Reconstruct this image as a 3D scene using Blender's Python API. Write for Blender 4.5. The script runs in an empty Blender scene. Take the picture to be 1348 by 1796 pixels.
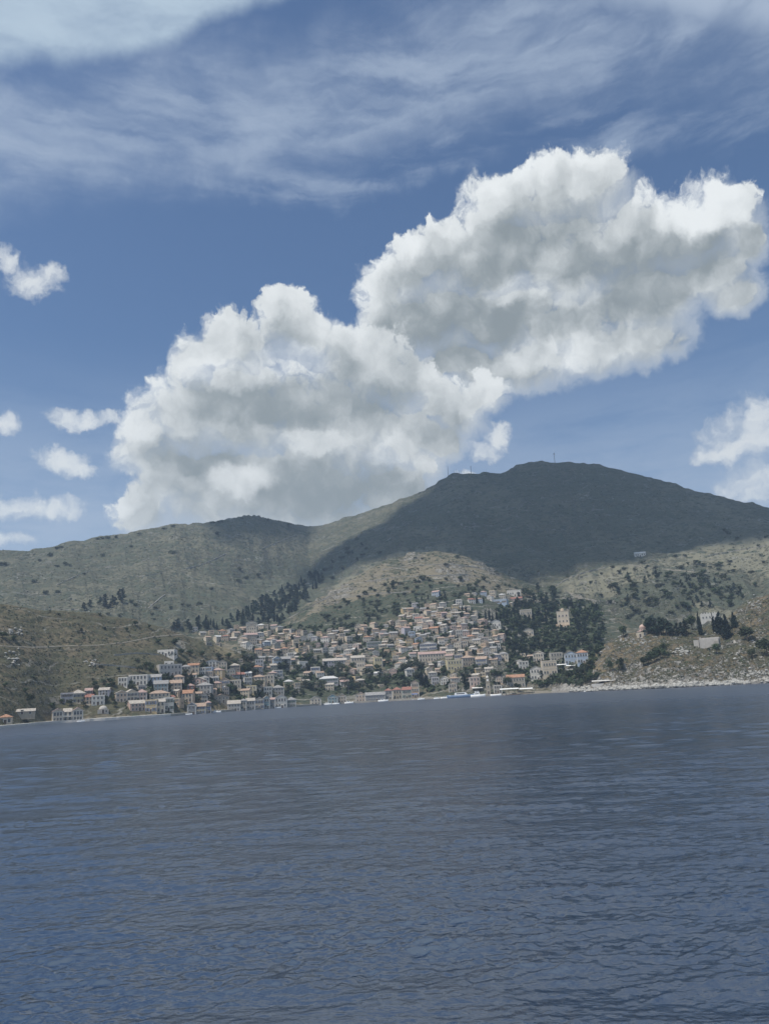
HAZE_DENSITY = 0.00012
import bpy, bmesh, math, random
import numpy as np
from mathutils import Vector, Matrix

rnd = random.Random(7)
scene = bpy.context.scene
COL = scene.collection
R = math.radians

# ------------------------------------------------------------------ camera
F = 1357.0                    # focal length in photo pixels (1348 x 1796)
ROLL = R(3.2)
CAM_H = 7.3
PITCH = math.atan((1215.4 - 898.0) * math.cos(ROLL) / F)
FW = np.array([0, math.cos(PITCH), math.sin(PITCH)])
R0 = np.array([1.0, 0, 0])
U0 = np.array([0, -math.sin(PITCH), math.cos(PITCH)])
RT = math.cos(ROLL) * R0 - math.sin(ROLL) * U0
UP = math.sin(ROLL) * R0 + math.cos(ROLL) * U0

cam_data = bpy.data.cameras.new("camera")
cam = bpy.data.objects.new("camera", cam_data)
COL.objects.link(cam)
cam_data.sensor_fit = 'VERTICAL'
cam_data.sensor_height = 36.0
cam_data.sensor_width = 27.0
cam_data.lens = F / 1796.0 * 36.0
cam_data.clip_start = 0.5
cam_data.clip_end = 30000
cam.matrix_world = Matrix(((RT[0], UP[0], -FW[0], 0), (RT[1], UP[1], -FW[1], 0), (RT[2], UP[2], -FW[2], CAM_H), (0, 0, 0, 1)))
scene.camera = cam

SUN_EL, SUN_AZ = R(63), R(-124)
SUN = np.array([math.sin(SUN_AZ) * math.cos(SUN_EL), math.cos(SUN_AZ) * math.cos(SUN_EL), math.sin(SUN_EL)])


def ray(px, py):
    """Direction of a sight line as (azimuth, tangent of elevation)."""
    px = np.asarray(px, float); py = np.asarray(py, float)
    d = FW[:, None] + RT[:, None] * ((np.atleast_1d(px) - 674) / F) + UP[:, None] * ((898 - np.atleast_1d(py)) / F)
    return np.arctan2(d[0], d[1]), d[2] / np.hypot(d[0], d[1])


def project(x, y, z):
    v = np.array([x, y, z - CAM_H]); k = v @ FW
    return 674 + F * (v @ RT) / k, 898 - F * (v @ UP) / k

# ------------------------------------------------------------------ noise
def _hash(ix, iy, seed):
    n = (ix.astype(np.int64) * 374761393 + iy.astype(np.int64) * 668265263 + seed * 1442695041) & 0xFFFFFFFF
    n = ((n ^ (n >> 13)) * 1274126177) & 0xFFFFFFFF
    return ((n ^ (n >> 16)) & 0xFFFFFF) / float(0xFFFFFF)


def vnoise(x, y, seed=0):
    ix = np.floor(x); iy = np.floor(y); fx = x - ix; fy = y - iy
    fx = fx * fx * fx * (fx * (fx * 6 - 15) + 10); fy = fy * fy * fy * (fy * (fy * 6 - 15) + 10)
    a = _hash(ix, iy, seed); b = _hash(ix + 1, iy, seed); c = _hash(ix, iy + 1, seed); d = _hash(ix + 1, iy + 1, seed)
    return (a * (1 - fx) + b * fx) * (1 - fy) + (c * (1 - fx) + d * fx) * fy


def fbm(x, y, seed=0, octv=4):
    s = 0; a = 0.5; t = 0
    for o in range(octv):
        s = s + a * vnoise(x * 2 ** o + 17.3 * o, y * 2 ** o - 9.1 * o, seed + o); t += a; a *= 0.5
    return s / t


def ridged(x, y, seed=0, octv=4):
    s = 0; a = 0.5; t = 0
    for o in range(octv):
        s = s + a * (1 - np.abs(2 * vnoise(x * 2 ** o + 7.7 * o, y * 2 ** o + 3.3 * o, seed + o) - 1)); t += a; a *= 0.5
    return s / t


def sstep(a, b, x):
    t = np.clip((x - a) / (b - a), 0, 1); return t * t * (3 - 2 * t)

# ------------------------------------------------------------------ objects
def tag(o, label=None, cat=None, group=None, kind=None):
    if label: o["label"] = label
    if cat: o["category"] = cat
    if group: o["group"] = group
    if kind: o["kind"] = kind
    return o


def link(name, data, parent=None, loc=(0, 0, 0), rz=0.0):
    o = bpy.data.objects.new(name, data); COL.objects.link(o)
    o.location = loc; o.rotation_euler = (0, 0, rz)
    if parent is not None: o.parent = parent
    return o


class MB:
    """Collects faces for one mesh, with a material index per face."""
    def __init__(s): s.v = []; s.f = []; s.m = []
    def face(s, pts, m=0):
        n = len(s.v); s.v += [tuple(p) for p in pts]; s.f.append(tuple(range(n, n + len(pts)))); s.m.append(m)
    def poly(s, verts, faces, m=0):
        n = len(s.v); s.v += [tuple(p) for p in verts]
        for f in faces: s.f.append(tuple(n + i for i in f)); s.m.append(m)
    def box(s, c, d, m=0, rz=0.0):
        x, y, z = d[0] / 2, d[1] / 2, d[2] / 2; ca, sa = math.cos(rz), math.sin(rz)
        vs = []
        for sx, sy, sz in ((-1, -1, -1), (1, -1, -1), (1, 1, -1), (-1, 1, -1), (-1, -1, 1), (1, -1, 1), (1, 1, 1), (-1, 1, 1)):
            a, b = sx * x, sy * y
            vs.append((c[0] + a * ca - b * sa, c[1] + a * sa + b * ca, c[2] + sz * z))
        s.poly(vs, ((3, 2, 1, 0), (4, 5, 6, 7), (0, 1, 5, 4), (1, 2, 6, 5), (2, 3, 7, 6), (3, 0, 4, 7)), m)
    def ring_loft(s, rings, m=0, cap=True):
        n = len(s.v); k = len(rings[0])
        for r_ in rings: s.v += [tuple(p) for p in r_]
        for i in range(len(rings) - 1):
            for j in range(k):
                a = n + i * k + j; b = n + i * k + (j + 1) % k
                s.f.append((a, b, b + k, a + k)); s.m.append(m)
        if cap:
            s.f.append(tuple(n + j for j in reversed(range(k)))); s.m.append(m)
            s.f.append(tuple(n + (len(rings) - 1) * k + j for j in range(k))); s.m.append(m)
    def tube(s, p, q, r0, r1=None, n=6, m=0):
        p = Vector(p); q = Vector(q); r1 = r0 if r1 is None else r1
        d = (q - p).normalized(); a = d.orthogonal().normalized(); b = d.cross(a)
        ring = lambda c, rr: [c + (a * math.cos(2 * math.pi * i / n) + b * math.sin(2 * math.pi * i / n)) * rr for i in range(n)]
        s.ring_loft([ring(p, r0), ring(q, r1)], m)
    def lathe(s, prof, c=(0, 0, 0), n=16, m=0):
        rings = [[(c[0] + r_ * math.cos(2 * math.pi * i / n), c[1] + r_ * math.sin(2 * math.pi * i / n), c[2] + z) for i in range(n)] for r_, z in prof]
        s.ring_loft(rings, m)
    def mesh(s, name, mats, smooth=False):
        me = bpy.data.meshes.new(name); me.from_pydata(s.v, [], s.f)
        for m in mats: me.materials.append(m)
        me.polygons.foreach_set("material_index", s.m)
        if smooth: me.polygons.foreach_set("use_smooth", [True] * len(s.f))
        me.update(); return me


def grid_mesh(name, verts, quads, mats, smooth=True):
    me = bpy.data.meshes.new(name)
    me.vertices.add(len(verts)); me.vertices.foreach_set("co", np.ascontiguousarray(verts, np.float32).ravel())
    me.loops.add(quads.size); me.loops.foreach_set("vertex_index", np.ascontiguousarray(quads, np.int32).ravel())
    k = quads.shape[1]
    me.polygons.add(len(quads)); me.polygons.foreach_set("loop_start", np.arange(0, quads.size, k, dtype=np.int32))
    me.polygons.foreach_set("use_smooth", np.full(len(quads), smooth))
    for m in mats: me.materials.append(m)
    me.update(calc_edges=True); me.validate(); return me

# ------------------------------------------------------------------ node helpers
class NT:
    def __init__(s, tree): s.t = tree
    def new(s, typ, **kw):
        n = s.t.nodes.new(typ)
        for k, v in kw.items(): setattr(n, k, v)
        return n
    def put(s, sock, v):
        if isinstance(v, bpy.types.NodeSocket): s.t.links.new(v, sock)
        elif v is not None: sock.default_value = v
    def math(s, op, a, b=None, c=None, clamp=False):
        n = s.new("ShaderNodeMath", operation=op, use_clamp=clamp)
        for i, v in enumerate((a, b, c)): 
            if v is not None: s.put(n.inputs[i], v)
        return n.outputs[0]
    def add(s, a, b): return s.math('ADD', a, b)
    def sub(s, a, b): return s.math('SUBTRACT', a, b)
    def mul(s, a, b): return s.math('MULTIPLY', a, b)
    def vec(s, op, a, b=None, sc=None):
        n = s.new("ShaderNodeVectorMath", operation=op); s.put(n.inputs[0], a)
        if b is not None: s.put(n.inputs[1], b)
        if sc is not None: s.put(n.inputs[3], sc)
        return n.outputs[1] if op in ('DOT_PRODUCT', 'LENGTH') else n.outputs[0]
    def mr(s, v, a, b, c=0.0, d=1.0, smooth=True):
        n = s.new("ShaderNodeMapRange", interpolation_type='SMOOTHSTEP' if smooth else 'LINEAR')
        for i, q in enumerate((v, a, b, c, d)): s.put(n.inputs[i], q)
        return n.outputs[0]
    def mix(s, fac, a, b):
        n = s.new("ShaderNodeMix", data_type='RGBA'); s.put(n.inputs[0], fac)
        s.put(n.inputs[6], a if isinstance(a, bpy.types.NodeSocket) else (*a[:3], 1)); s.put(n.inputs[7], b if isinstance(b, bpy.types.NodeSocket) else (*b[:3], 1))
        return n.outputs[2]
    def noise(s, v, scale, detail=4, rough=0.55, dist=0.0, color=False):
        n = s.new("ShaderNodeTexNoise"); s.put(n.inputs['Vector'], v)
        n.inputs['Scale'].default_value = scale; n.inputs['Detail'].default_value = detail
        n.inputs['Roughness'].default_value = rough; n.inputs['Distortion'].default_value = dist
        return n.outputs[1] if color else n.outputs[0]
    def comb(s, x, y, z=0.0):
        n = s.new("ShaderNodeCombineXYZ")
        for i, q in enumerate((x, y, z)): s.put(n.inputs[i], q)
        return n.outputs[0]
    def sep(s, v):
        n = s.new("ShaderNodeSeparateXYZ"); s.put(n.inputs[0], v); return n.outputs


def new_mat(name):
    m = bpy.data.materials.new(name); m.use_nodes = True
    t = NT(m.node_tree); b = m.node_tree.nodes["Principled BSDF"]
    return m, t, b


def flat_mat(name, col, rough=0.85, var=0.25, scale=0.6, stain=0.0, spec=0.3):
    """Painted or plastered surface with weathering from object-space noise."""
    m, t, b = new_mat(name)
    tc = t.new("ShaderNodeTexCoord").outputs['Object']
    oi = t.new("ShaderNodeObjectInfo").outputs['Random']
    v = t.vec('ADD', tc, t.comb(t.mul(oi, 91.0), t.mul(oi, 37.0), 0.0))
    n1 = t.noise(v, scale, 5, 0.6)
    n2 = t.noise(v, scale * 4.3, 3, 0.6)
    f = t.add(t.mul(n1, 0.65), t.mul(n2, 0.35))
    dark = tuple(c * (1 - var) for c in col); light = tuple(min(1, c * (1 + var * 0.6)) for c in col)
    c = t.mix(t.mr(f, 0.3, 0.7), dark, light)
    if stain:
        st = t.noise(t.vec('MULTIPLY', v, (1.2, 1.2, 0.25)), 1.1, 4, 0.65)
        c = t.mix(t.mul(t.mr(st, 0.52, 0.72), stain), c, tuple(q * 0.55 for q in col))
    t.put(b.inputs['Base Color'], c); b.inputs['Roughness'].default_value = rough
    b.inputs['Specular IOR Level'].default_value = spec
    return m
# ------------------------------------------------------------------ terrain
NAZ = 1050
AZ = np.linspace(R(-37), R(37), NAZ)
RR = np.concatenate([np.arange(300, 720, 1.5), np.arange(720, 1120, 2.5), np.arange(1120, 2500, 6.0)])

SHORE = [(-400, 1308), (0, 1278), (100, 1268.5), (200, 1262.5), (300, 1256), (400, 1248.3), (500, 1241), (600, 1234.5), (700, 1229), (780, 1225), (850, 1221.5),
         (920, 1217.5), (960, 1215.5), (1040, 1213), (1110, 1209.5), (1180, 1206.7), (1260, 1202.5), (1348, 1198), (1750, 1178)]
_a, _t = ray(*np.array(SHORE, float).T)
SHORE_R = np.interp(AZ, _a, CAM_H / -_t)
_k = np.ones(15) / 15
SHORE_R = np.convolve(np.pad(SHORE_R, 7, mode='edge'), _k, 'valid')
SHORE_R = SHORE_R + 3.0 * (fbm(AZ * 60, AZ * 0, 3, 3) - 0.5)


def curve(pts):
    """Picked outline points (px, py, distance) as distance and height per azimuth."""
    p = np.array(pts, float); a, t = ray(p[:, 0], p[:, 1])
    te = np.interp(AZ, a, t); r = np.interp(AZ, a, p[:, 2])
    k = np.ones(5) / 5; te = np.convolve(np.pad(te, 2, mode='edge'), k, 'valid')
    return r, CAM_H + r * te


def profile(curves, expo, back=-0.55):
    """Height over (azimuth, distance) through the curves, falling away behind the last."""
    H = np.full((NAZ, len(RR)), -60.0); T = np.zeros_like(H)
    for i in range(NAZ):
        r = [c[0][i] for c in curves]; z = [c[1][i] for c in curves]
        h = np.full(len(RR), -60.0)
        for k in range(len(r) - 1):
            if r[k + 1] <= r[k]: continue
            s = (RR - r[k]) / (r[k + 1] - r[k]); m = (s >= 0) & (s <= 1)
            h[m] = z[k] + (z[k + 1] - z[k]) * s[m] ** expo[k]
        m = RR > r[-1]; h[m] = z[-1] + back * (RR[m] - r[-1])
        H[i] = h; T[i] = np.clip((RR - r[0]) / max(r[-1] - r[0], 1), 0, 2)
    return H, T

pxAZ = None
one = np.ones(NAZ)
az_of = lambda px, py=1100: float(ray(px, py)[0][0])

HILL_C = curve([(-400, 1035, 640), (0, 1059, 655), (30, 1063, 660), (75, 1070, 668), (130, 1072, 672), (165, 1076, 678), (205, 1083, 685), (250, 1092, 692), (300, 1103, 700),
                (340, 1118, 706), (380, 1132, 710), (420, 1146, 712), (450, 1166, 712), (480, 1192, 715), (520, 1245, 715), (600, 1290, 715), (1750, 1300, 715)])
hill_H, hill_T = profile([(SHORE_R + 16, one * 1.6), HILL_C], [1.0])
TOWN_C = curve([(-400, 1130, 1000), (200, 1118, 1000), (300, 1112, 1000), (400, 1104, 1000), (480, 1095, 1000), (505, 1085, 1000), (520, 1070, 1005), (560, 1048, 1015),
                (600, 1026, 1030), (640, 1001, 1040), (680, 980, 1050), (720, 969, 1055), (760, 966, 1060), (800, 972, 1060), (840, 985, 1060), (870, 1000, 1060), (900, 1012, 1060),
                (940, 1026, 1060), (1000, 1036, 1060), (1060, 1052, 1060), (1150, 1080, 1050), (1348, 1085, 1050), (1750, 1090, 1050)])
town_foot = np.interp(AZ, [az_of(250), az_of(380)], [735, 0])
town_foot = np.maximum(town_foot, SHORE_R + 22)
town_H, town_T = profile([(town_foot, one * 1.7), TOWN_C], [1.12], back=-0.35)
MT_C = curve([(-400, 966, 1500), (0, 963, 1500), (50, 963, 1500), (90, 961, 1500), (130, 950, 1510), (170, 944, 1520), (210, 941, 1540), (240, 936, 1550), (270, 928, 1560), (300, 922, 1570),
              (330, 920, 1580), (370, 917, 1590), (400, 911, 1600), (430, 907, 1620), (460, 908, 1640), (490, 915, 1680), (515, 922, 1720), (540, 927, 1760), (570, 921, 1760), (610, 910, 1750),
              (650, 897, 1740), (690, 882, 1730), (720, 872, 1720), (745, 862, 1715), (765, 850, 1710), (785, 836, 1705), (800, 832, 1700), (830, 830, 1700), (860, 832, 1700), (880, 833, 1700),
              (890, 828, 1700), (905, 820, 1690), (930, 812, 1690), (960, 809.5, 1690), (1000, 812, 1690), (1040, 815, 1680), (1090, 828, 1670), (1140, 838, 1660), (1200, 852, 1640),
              (1260, 868, 1620), (1348, 890, 1600), (1750, 985, 1500)])
MT_M = curve([(-400, 1040, 1230), (0, 1030, 1230), (150, 1020, 1240), (300, 1010, 1260), (400, 1010, 1330), (480, 1010, 1430), (545, 1005, 1500), (600, 985, 1440), (700, 950, 1370), (800, 940, 1340),
              (950, 940, 1350), (1050, 965, 1300), (1150, 970, 1260), (1348, 955, 1250), (1750, 1000, 1200)])
MT_F = curve([(-400, 1105, 1010), (0, 1105, 1010), (300, 1100, 1010), (440, 1098, 1030), (520, 1090, 1060), (600, 1080, 1080), (760, 1060, 1080), (950, 1050, 1010), (1100, 1055, 980), (1348, 1060, 960), (1750, 1080, 940)])
mt_H, mt_T = profile([(MT_F[0] - 120, MT_F[1] * 0 - 10), MT_F, MT_M, MT_C], [1, 1, 1.05])
HEAD_OFF = [(950, 4), (975, 12), (1000, 34), (1035, 62), (1085, 82), (1130, 92), (1200, 105), (1270, 125), (1348, 140), (1750, 200)]
_hs = np.interp(AZ, [az_of(p) for p, _ in HEAD_OFF], [o for _, o in HEAD_OFF])
HEAD_C0 = curve([(950, 1220, 1), (962, 1214, 1), (975, 1207, 1), (985, 1197, 1), (1000, 1183, 1), (1020, 1166, 1), (1035, 1152, 1), (1060, 1133, 1), (1085, 1120, 1), (1110, 1111, 1), (1130, 1108, 1), (1170, 1109, 1),
                 (1200, 1108, 1), (1240, 1100, 1), (1270, 1086, 1), (1290, 1070, 1), (1310, 1053, 1), (1330, 1045, 1), (1348, 1038, 1), (1500, 985, 1), (1750, 950, 1)])
_r = SHORE_R + 3 + _hs
HEAD_C = (_r, CAM_H + _r * (HEAD_C0[1] - CAM_H))
_off = np.where(AZ < az_of(955), -80.0, 0.0)
HEAD_C = (HEAD_C[0], HEAD_C[1] + _off)
head_H, head_T = profile([(SHORE_R, one * 0.2 + _off), (SHORE_R + 3, one * 1.6 + _off), HEAD_C], [1, 0.92], back=-0.45)

AA, RG = np.meshgrid(AZ, RR, indexing='ij')
GX, GY = RG * np.sin(AA), RG * np.cos(AA)
env = lambda T: 0.15 + 0.85 * np.clip(1.25 - T, 0, 1) ** 0.5 * sstep(0, 0.12, T)
mt_H += env(mt_T / 1.0) * (26 * (ridged(GX / 230 + 3, GY / 330, 11, 5) - 0.55) + 18 * (ridged(AA * 26 + RG / 900, RG / 520, 21, 4) - 0.5) + 6 * (fbm(GX / 40, GY / 40, 31, 5) - 0.5))
def steps(z, h, k):
    s = z / h; f = s - np.floor(s)
    return (np.floor(s) + sstep(0.5 - k, 0.5 + k, f)) * h
hill_H += env(hill_T) * (6 * (fbm(GX / 55, GY / 55, 41, 5) - 0.5) + 3.0 * (ridged(GX / 26, GY / 26, 45, 4) - 0.5))
def terrace(H, h, k, amt, wobble, wl, seed):
    m = amt * sstep(0.42, 0.62, fbm(GX / (wl * 1.3), GY / (wl * 1.3), seed + 5, 3))
    q = H + wobble * (fbm(GX / wl, GY / wl, seed, 4) - .5)
    return H + m * (steps(q, h, k) - q)
hill_H = terrace(hill_H, 6.5, 0.25, 0.3, 22, 60, 46)
town_H += env(town_T) * (9 * (fbm(GX / 80, GY / 80, 51, 5) - 0.5) + 1.6 * (fbm(GX / 12, GY / 12, 55, 3) - 0.5))
town_H = terrace(town_H, 8.0, 0.15, 0.95, 10, 80, 56)
mt_H = terrace(mt_H, 12.0, 0.25, 0.45, 30, 130, 57)
head_H += env(head_T) * (8 * (ridged(GX / 34, GY / 34, 61, 5) - 0.55) + 4.0 * (ridged(GX / 10, GY / 10, 66, 4) - 0.5)) + 1.2 * np.exp(-((head_T - .03) / .08) ** 2) * (ridged(GX / 7, GY / 7, 67, 3) - .3)

bed = np.where(RG < SHORE_R[:, None], -3.5, 1.4) + 0 * RG
head_side = (AA > az_of(965))
bed = np.where(head_side & (RG < SHORE_R[:, None] + 2), -3.5, bed)
bed = np.where((AA > az_of(893)) & (AA < az_of(968)), np.clip((RG - SHORE_R[:, None]) * 0.09, -3.5, 1.4), bed)
for _H in (hill_H, town_H, mt_H, head_H):
    _H[RG < SHORE_R[:, None] - 0.5] = -60
STACK = np.stack([bed, hill_H, town_H, mt_H, head_H])
GROUND = STACK.max(0); WHICH = STACK.argmax(0)


def hit(px, py, rmin=300):
    """Where the sight line through a photo point meets the ground: x, y, z, distance."""
    a, t = ray(px, py); a = float(a[0]); t = float(t[0])
    i = (a - AZ[0]) / (AZ[1] - AZ[0]); i0 = int(np.clip(math.floor(i), 0, NAZ - 2)); f = i - i0
    col = GROUND[i0] * (1 - f) + GROUND[i0 + 1] * f
    d = col - (CAM_H + RR * t); ok = np.nonzero((d >= 0) & (RR > rmin))[0]
    if len(ok) == 0: return None
    j = ok[0]
    if j == 0: r = RR[0]
    else:
        q = d[j - 1] / (d[j - 1] - d[j] + 1e-9); q = min(max(q, 0), 1); r = RR[j - 1] + (RR[j] - RR[j - 1]) * q
    return r * math.sin(a), r * math.cos(a), CAM_H + r * t, r


def ground(x, y):
    a = math.atan2(x, y); r = math.hypot(x, y)
    i = (a - AZ[0]) / (AZ[1] - AZ[0]); i0 = int(np.clip(math.floor(i), 0, NAZ - 2)); f = min(max(i - i0, 0), 1)
    c0 = np.interp(r, RR, GROUND[i0]); c1 = np.interp(r, RR, GROUND[i0 + 1])
    return float(c0 * (1 - f) + c1 * f)


def which(x, y):
    a = math.atan2(x, y); r = math.hypot(x, y)
    return int(WHICH[int(np.clip(round((a - AZ[0]) / (AZ[1] - AZ[0])), 0, NAZ - 1)), int(np.clip(np.searchsorted(RR, r), 0, len(RR) - 1))])


def in_poly(px, py, poly):
    px = np.asarray(px); py = np.asarray(py); c = np.zeros(px.shape, bool); n = len(poly)
    for i in range(n):
        x1, y1 = poly[i]; x2, y2 = poly[(i + 1) % n]
        m = ((y1 > py) != (y2 > py)) & (px < (x2 - x1) * (py - y1) / ((y2 - y1) or 1e-9) + x1); c ^= m
    return c

# ground cover kept per vertex: how much scrub, bare rock and dry straw grows or lies there
V = np.stack([GX, GY, GROUND - CAM_H], -1)
kk = V @ FW
PX = 674 + F * (V @ RT) / kk; PY = 898 - F * (V @ UP) / kk
DRY = [[(505, 1092), (560, 1045), (640, 1000), (690, 968), (760, 960), (850, 985), (880, 1012), (870, 1035), (800, 1032), (720, 1020), (640, 1045), (560, 1075)],
       [(960, 1060), (1000, 1025), (1060, 1000), (1140, 985), (1200, 965), (1290, 950), (1348, 935), (1500, 930), (1500, 1020), (1348, 1010), (1250, 990), (1150, 1010), (1100, 1030)],
       [(380, 1125), (440, 1128), (430, 1150), (380, 1142)], [(1180, 1062), (1290, 1062), (1290, 1085), (1180, 1085)]]
LUSH = [[(500, 1100), (560, 1062), (700, 1040), (830, 1030), (880, 1045), (1000, 1040), (1060, 1060), (1080, 1130), (900, 1160), (880, 1100), (800, 1070), (700, 1085), (560, 1110)],
        [(1040, 1060), (1080, 1020), (1150, 1000), (1250, 1010), (1340, 1040), (1290, 1068), (1100, 1100)],
        [(385, 1100), (450, 1055), (540, 1010), (600, 975), (640, 960), (590, 1030), (510, 1085), (470, 1100)],
        [(20, 1245), (110, 1230), (200, 1240), (420, 1235), (620, 1225), (700, 1205), (880, 1200), (880, 1170), (640, 1180), (300, 1170), (200, 1205)]]
dry = np.zeros(PX.shape); lush = np.zeros(PX.shape)
jx = PX + 70 * (fbm(GX / 35, GY / 35, 71, 3) - .5); jy = PY + 30 * (fbm(GX / 30, GY / 30, 75, 3) - .5)
for p in DRY: dry = np.maximum(dry, in_poly(jx, jy, p) * 1.0)
for p in LUSH: lush = np.maximum(lush, in_poly(jx, jy, p) * 1.0)
def blur(a, n=9):
    for _ in range(n): a = (a + np.roll(a, 1, 0) + np.roll(a, -1, 0) + np.roll(a, 1, 1) + np.roll(a, -1, 1)) / 5
    return a
dry = blur(dry); lush = blur(lush)
shoreband = np.exp(-np.clip(RG - SHORE_R[:, None], 0, None) / 9.0) * (AA > az_of(940)) * (0.25 + 1.1 * fbm(GX / 16, GY / 16, 81, 3))


def ground_mat(name, straw, scrub, rock, soil, rock_lo, dens, bump_s=0.35, sc=1.0, steep=0.35, wall_h=0.0, wall_w=0.10):
    m, t, b = new_mat(name)
    pos = t.new("ShaderNodeTexCoord").outputs['Object']
    att = lambda k: t.new("ShaderNodeAttribute", attribute_name=k).outputs['Fac']
    big = t.noise(pos, 0.012 / sc, 5, 0.6); mid = t.noise(pos, 0.06 / sc, 6, 0.65); fine = t.noise(pos, 0.33 / sc, 5, 0.65); tiny = t.noise(pos, 1.3 / sc, 3, 0.6)
    grassy = t.mix(t.mr(mid, 0.36, 0.66), soil, straw)
    grassy = t.mix(t.mul(att('dry'), 0.6), grassy, tuple(min(1, q * 1.12) for q in straw))
    # bushes: cells of mixed size, denser where the ground is lush
    vo = t.new("ShaderNodeTexVoronoi"); t.put(vo.inputs['Vector'], t.vec('ADD', pos, t.vec('SCALE', t.noise(pos, 0.2 / sc, 2, 0.5, color=True), sc=4.0 * sc))); vo.inputs['Scale'].default_value = 0.19 / sc
    cells = vo.outputs['Distance']; rc = t.sep(vo.outputs['Color'])[0]
    dn = t.add(t.add(dens, t.mul(att('lush'), 0.28)), t.mul(t.sub(big, 0.5), 1.1)); dn = t.sub(dn, t.mul(att('dry'), 0.25))
    pick = t.mr(t.sub(dn, rc), -0.06, 0.06)
    bush = t.mul(pick, t.mr(t.add(cells, t.mul(t.sub(fine, .5), .35)), 0.62, 0.42))
    thick = t.mr(t.add(t.add(mid, t.mul(fine, 0.8)), t.mul(dn, 0.55)), 1.02, 1.22)
    bush = t.math('MAXIMUM', bush, t.mul(thick, 0.8))
    sc2 = t.mix(t.mr(tiny, 0.35, 0.7), scrub, tuple(q * 1.7 for q in scrub))
    c = t.mix(bush, grassy, sc2)
    # bare stone showing through, and on the steep risers of terraces
    nz = t.sep(t.new("ShaderNodeNewGeometry").outputs['True Normal'])[2]
    rk = t.add(t.add(t.mul(fine, 0.6), t.mul(tiny, 0.5)), t.mul(t.sub(0.86, nz), steep)); rk = t.add(rk, t.mul(att('rock'), 0.16))
    rf = t.mr(rk, rock_lo, rock_lo + 0.12)
    rcol = t.mix(t.mr(t.noise(pos, 0.5 / sc, 5, 0.7), 0.3, 0.7), tuple(q * 0.45 for q in rock), rock)
    c = t.mix(rf, c, rcol)
    if wall_h:
        # dry-stone terrace walls following the contours, broken and patchy
        z = t.add(t.mul(t.sep(pos)[2], 1 / wall_h), t.add(t.mul(t.noise(pos, 0.013, 3, 0.5), 5.0), t.mul(t.noise(pos, 0.11, 2, 0.5), 0.5)))
        fr = t.math('ABSOLUTE', t.sub(t.math('FRACT', z), 0.5))
        ln = t.mul(t.mr(fr, wall_w, wall_w * 0.35), t.mul(t.mr(t.noise(pos, 0.022, 3, 0.6), 0.40, 0.58), t.mr(fine, 0.34, 0.52)))
        c = t.mix(t.mul(ln, 0.75), c, rcol)
        c = t.mix(t.mul(t.mul(t.mr(t.math('ABSOLUTE', t.sub(fr, wall_w * 1.7)), wall_w * 0.8, 0.0), t.mr(t.noise(pos, 0.022, 3, 0.6), 0.40, 0.58)), 0.55), c, scrub)
    t.put(b.inputs['Base Color'], c); b.inputs['Roughness'].default_value = 0.95; b.inputs['Specular IOR Level'].default_value = 0.15
    bp = t.new("ShaderNodeBump"); bp.inputs['Strength'].default_value = 1.0; bp.inputs['Distance'].default_value = bump_s
    t.put(bp.inputs['Height'], t.add(t.add(t.mul(bush, 1.6), t.mul(rf, 0.9)), t.add(t.mul(fine, 1.6), t.mul(tiny, 0.6))))
    t.put(b.inputs['Normal'], bp.outputs[0]); return m

M_SHOREGROUND = ground_mat("shore ground", (.22, .20, .16), (.045, .055, .03), (.36, .34, .31), (.19, .17, .135), 0.62, 0.25)
M_HILL = ground_mat("scrubby hillside", (.185, .16, .10), (.05, .051, .032), (.33, .315, .28), (.125, .105, .07), 0.68, 0.45, 0.35, 1.0, 0.35, 11.0, 0.06)
M_TOWN = ground_mat("terraced slope", (.175, .152, .108), (.032, .042, .027), (.32, .30, .26), (.125, .11, .075), 0.69, 0.42, 0.35, 1.0, 0.6, 9.0, 0.10)
M_MT = ground_mat("mountain slope", (.18, .17, .122), (.052, .06, .042), (.29, .28, .25), (.118, .116, .082), 0.655, 0.40, 1.2, 2.0, 0.35, 26.0, 0.06)
M_HEAD = ground_mat("rocky headland", (.225, .178, .104), (.045, .05, .028), (.40, .38, .34), (.15, .12, .075), 0.56, 0.42, 0.7)

ii, jj = np.meshgrid(np.arange(NAZ - 1), np.arange(len(RR) - 1), indexing='ij')
n_r = len(RR)
a0 = ii * n_r + jj; QUADS = np.stack([a0, a0 + n_r, a0 + n_r + 1, a0 + 1], -1)[..., ::-1]
QW = WHICH[:-1, :-1]
ALLV = np.stack([GX, GY, GROUND], -1).reshape(-1, 3)
use = np.ones(QW.shape, bool)
use &= (np.maximum(GROUND[:-1, :-1], GROUND[1:, 1:]) > -3.4)
for idx, nm, mt, lab in ((0, 'shore', M_SHOREGROUND, None), (1, 'hill', M_HILL, None), (2, 'town_slope', M_TOWN, None), (3, 'mountain', M_MT, None), (4, 'headland', M_HEAD, None)):
    q = QUADS[(QW == idx) & use].reshape(-1, 4)
    u, inv = np.unique(q, return_inverse=True)
    me = grid_mesh(nm, ALLV[u], inv.reshape(-1, 4), [mt], True)
    for k, arr in (('dry', dry), ('lush', lush), ('rock', shoreband)):
        at = me.attributes.new(k, 'FLOAT', 'POINT'); at.data.foreach_set('value', arr.reshape(-1)[u].astype(np.float32))
    o = link(nm, me); tag(o, kind='structure')
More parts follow.
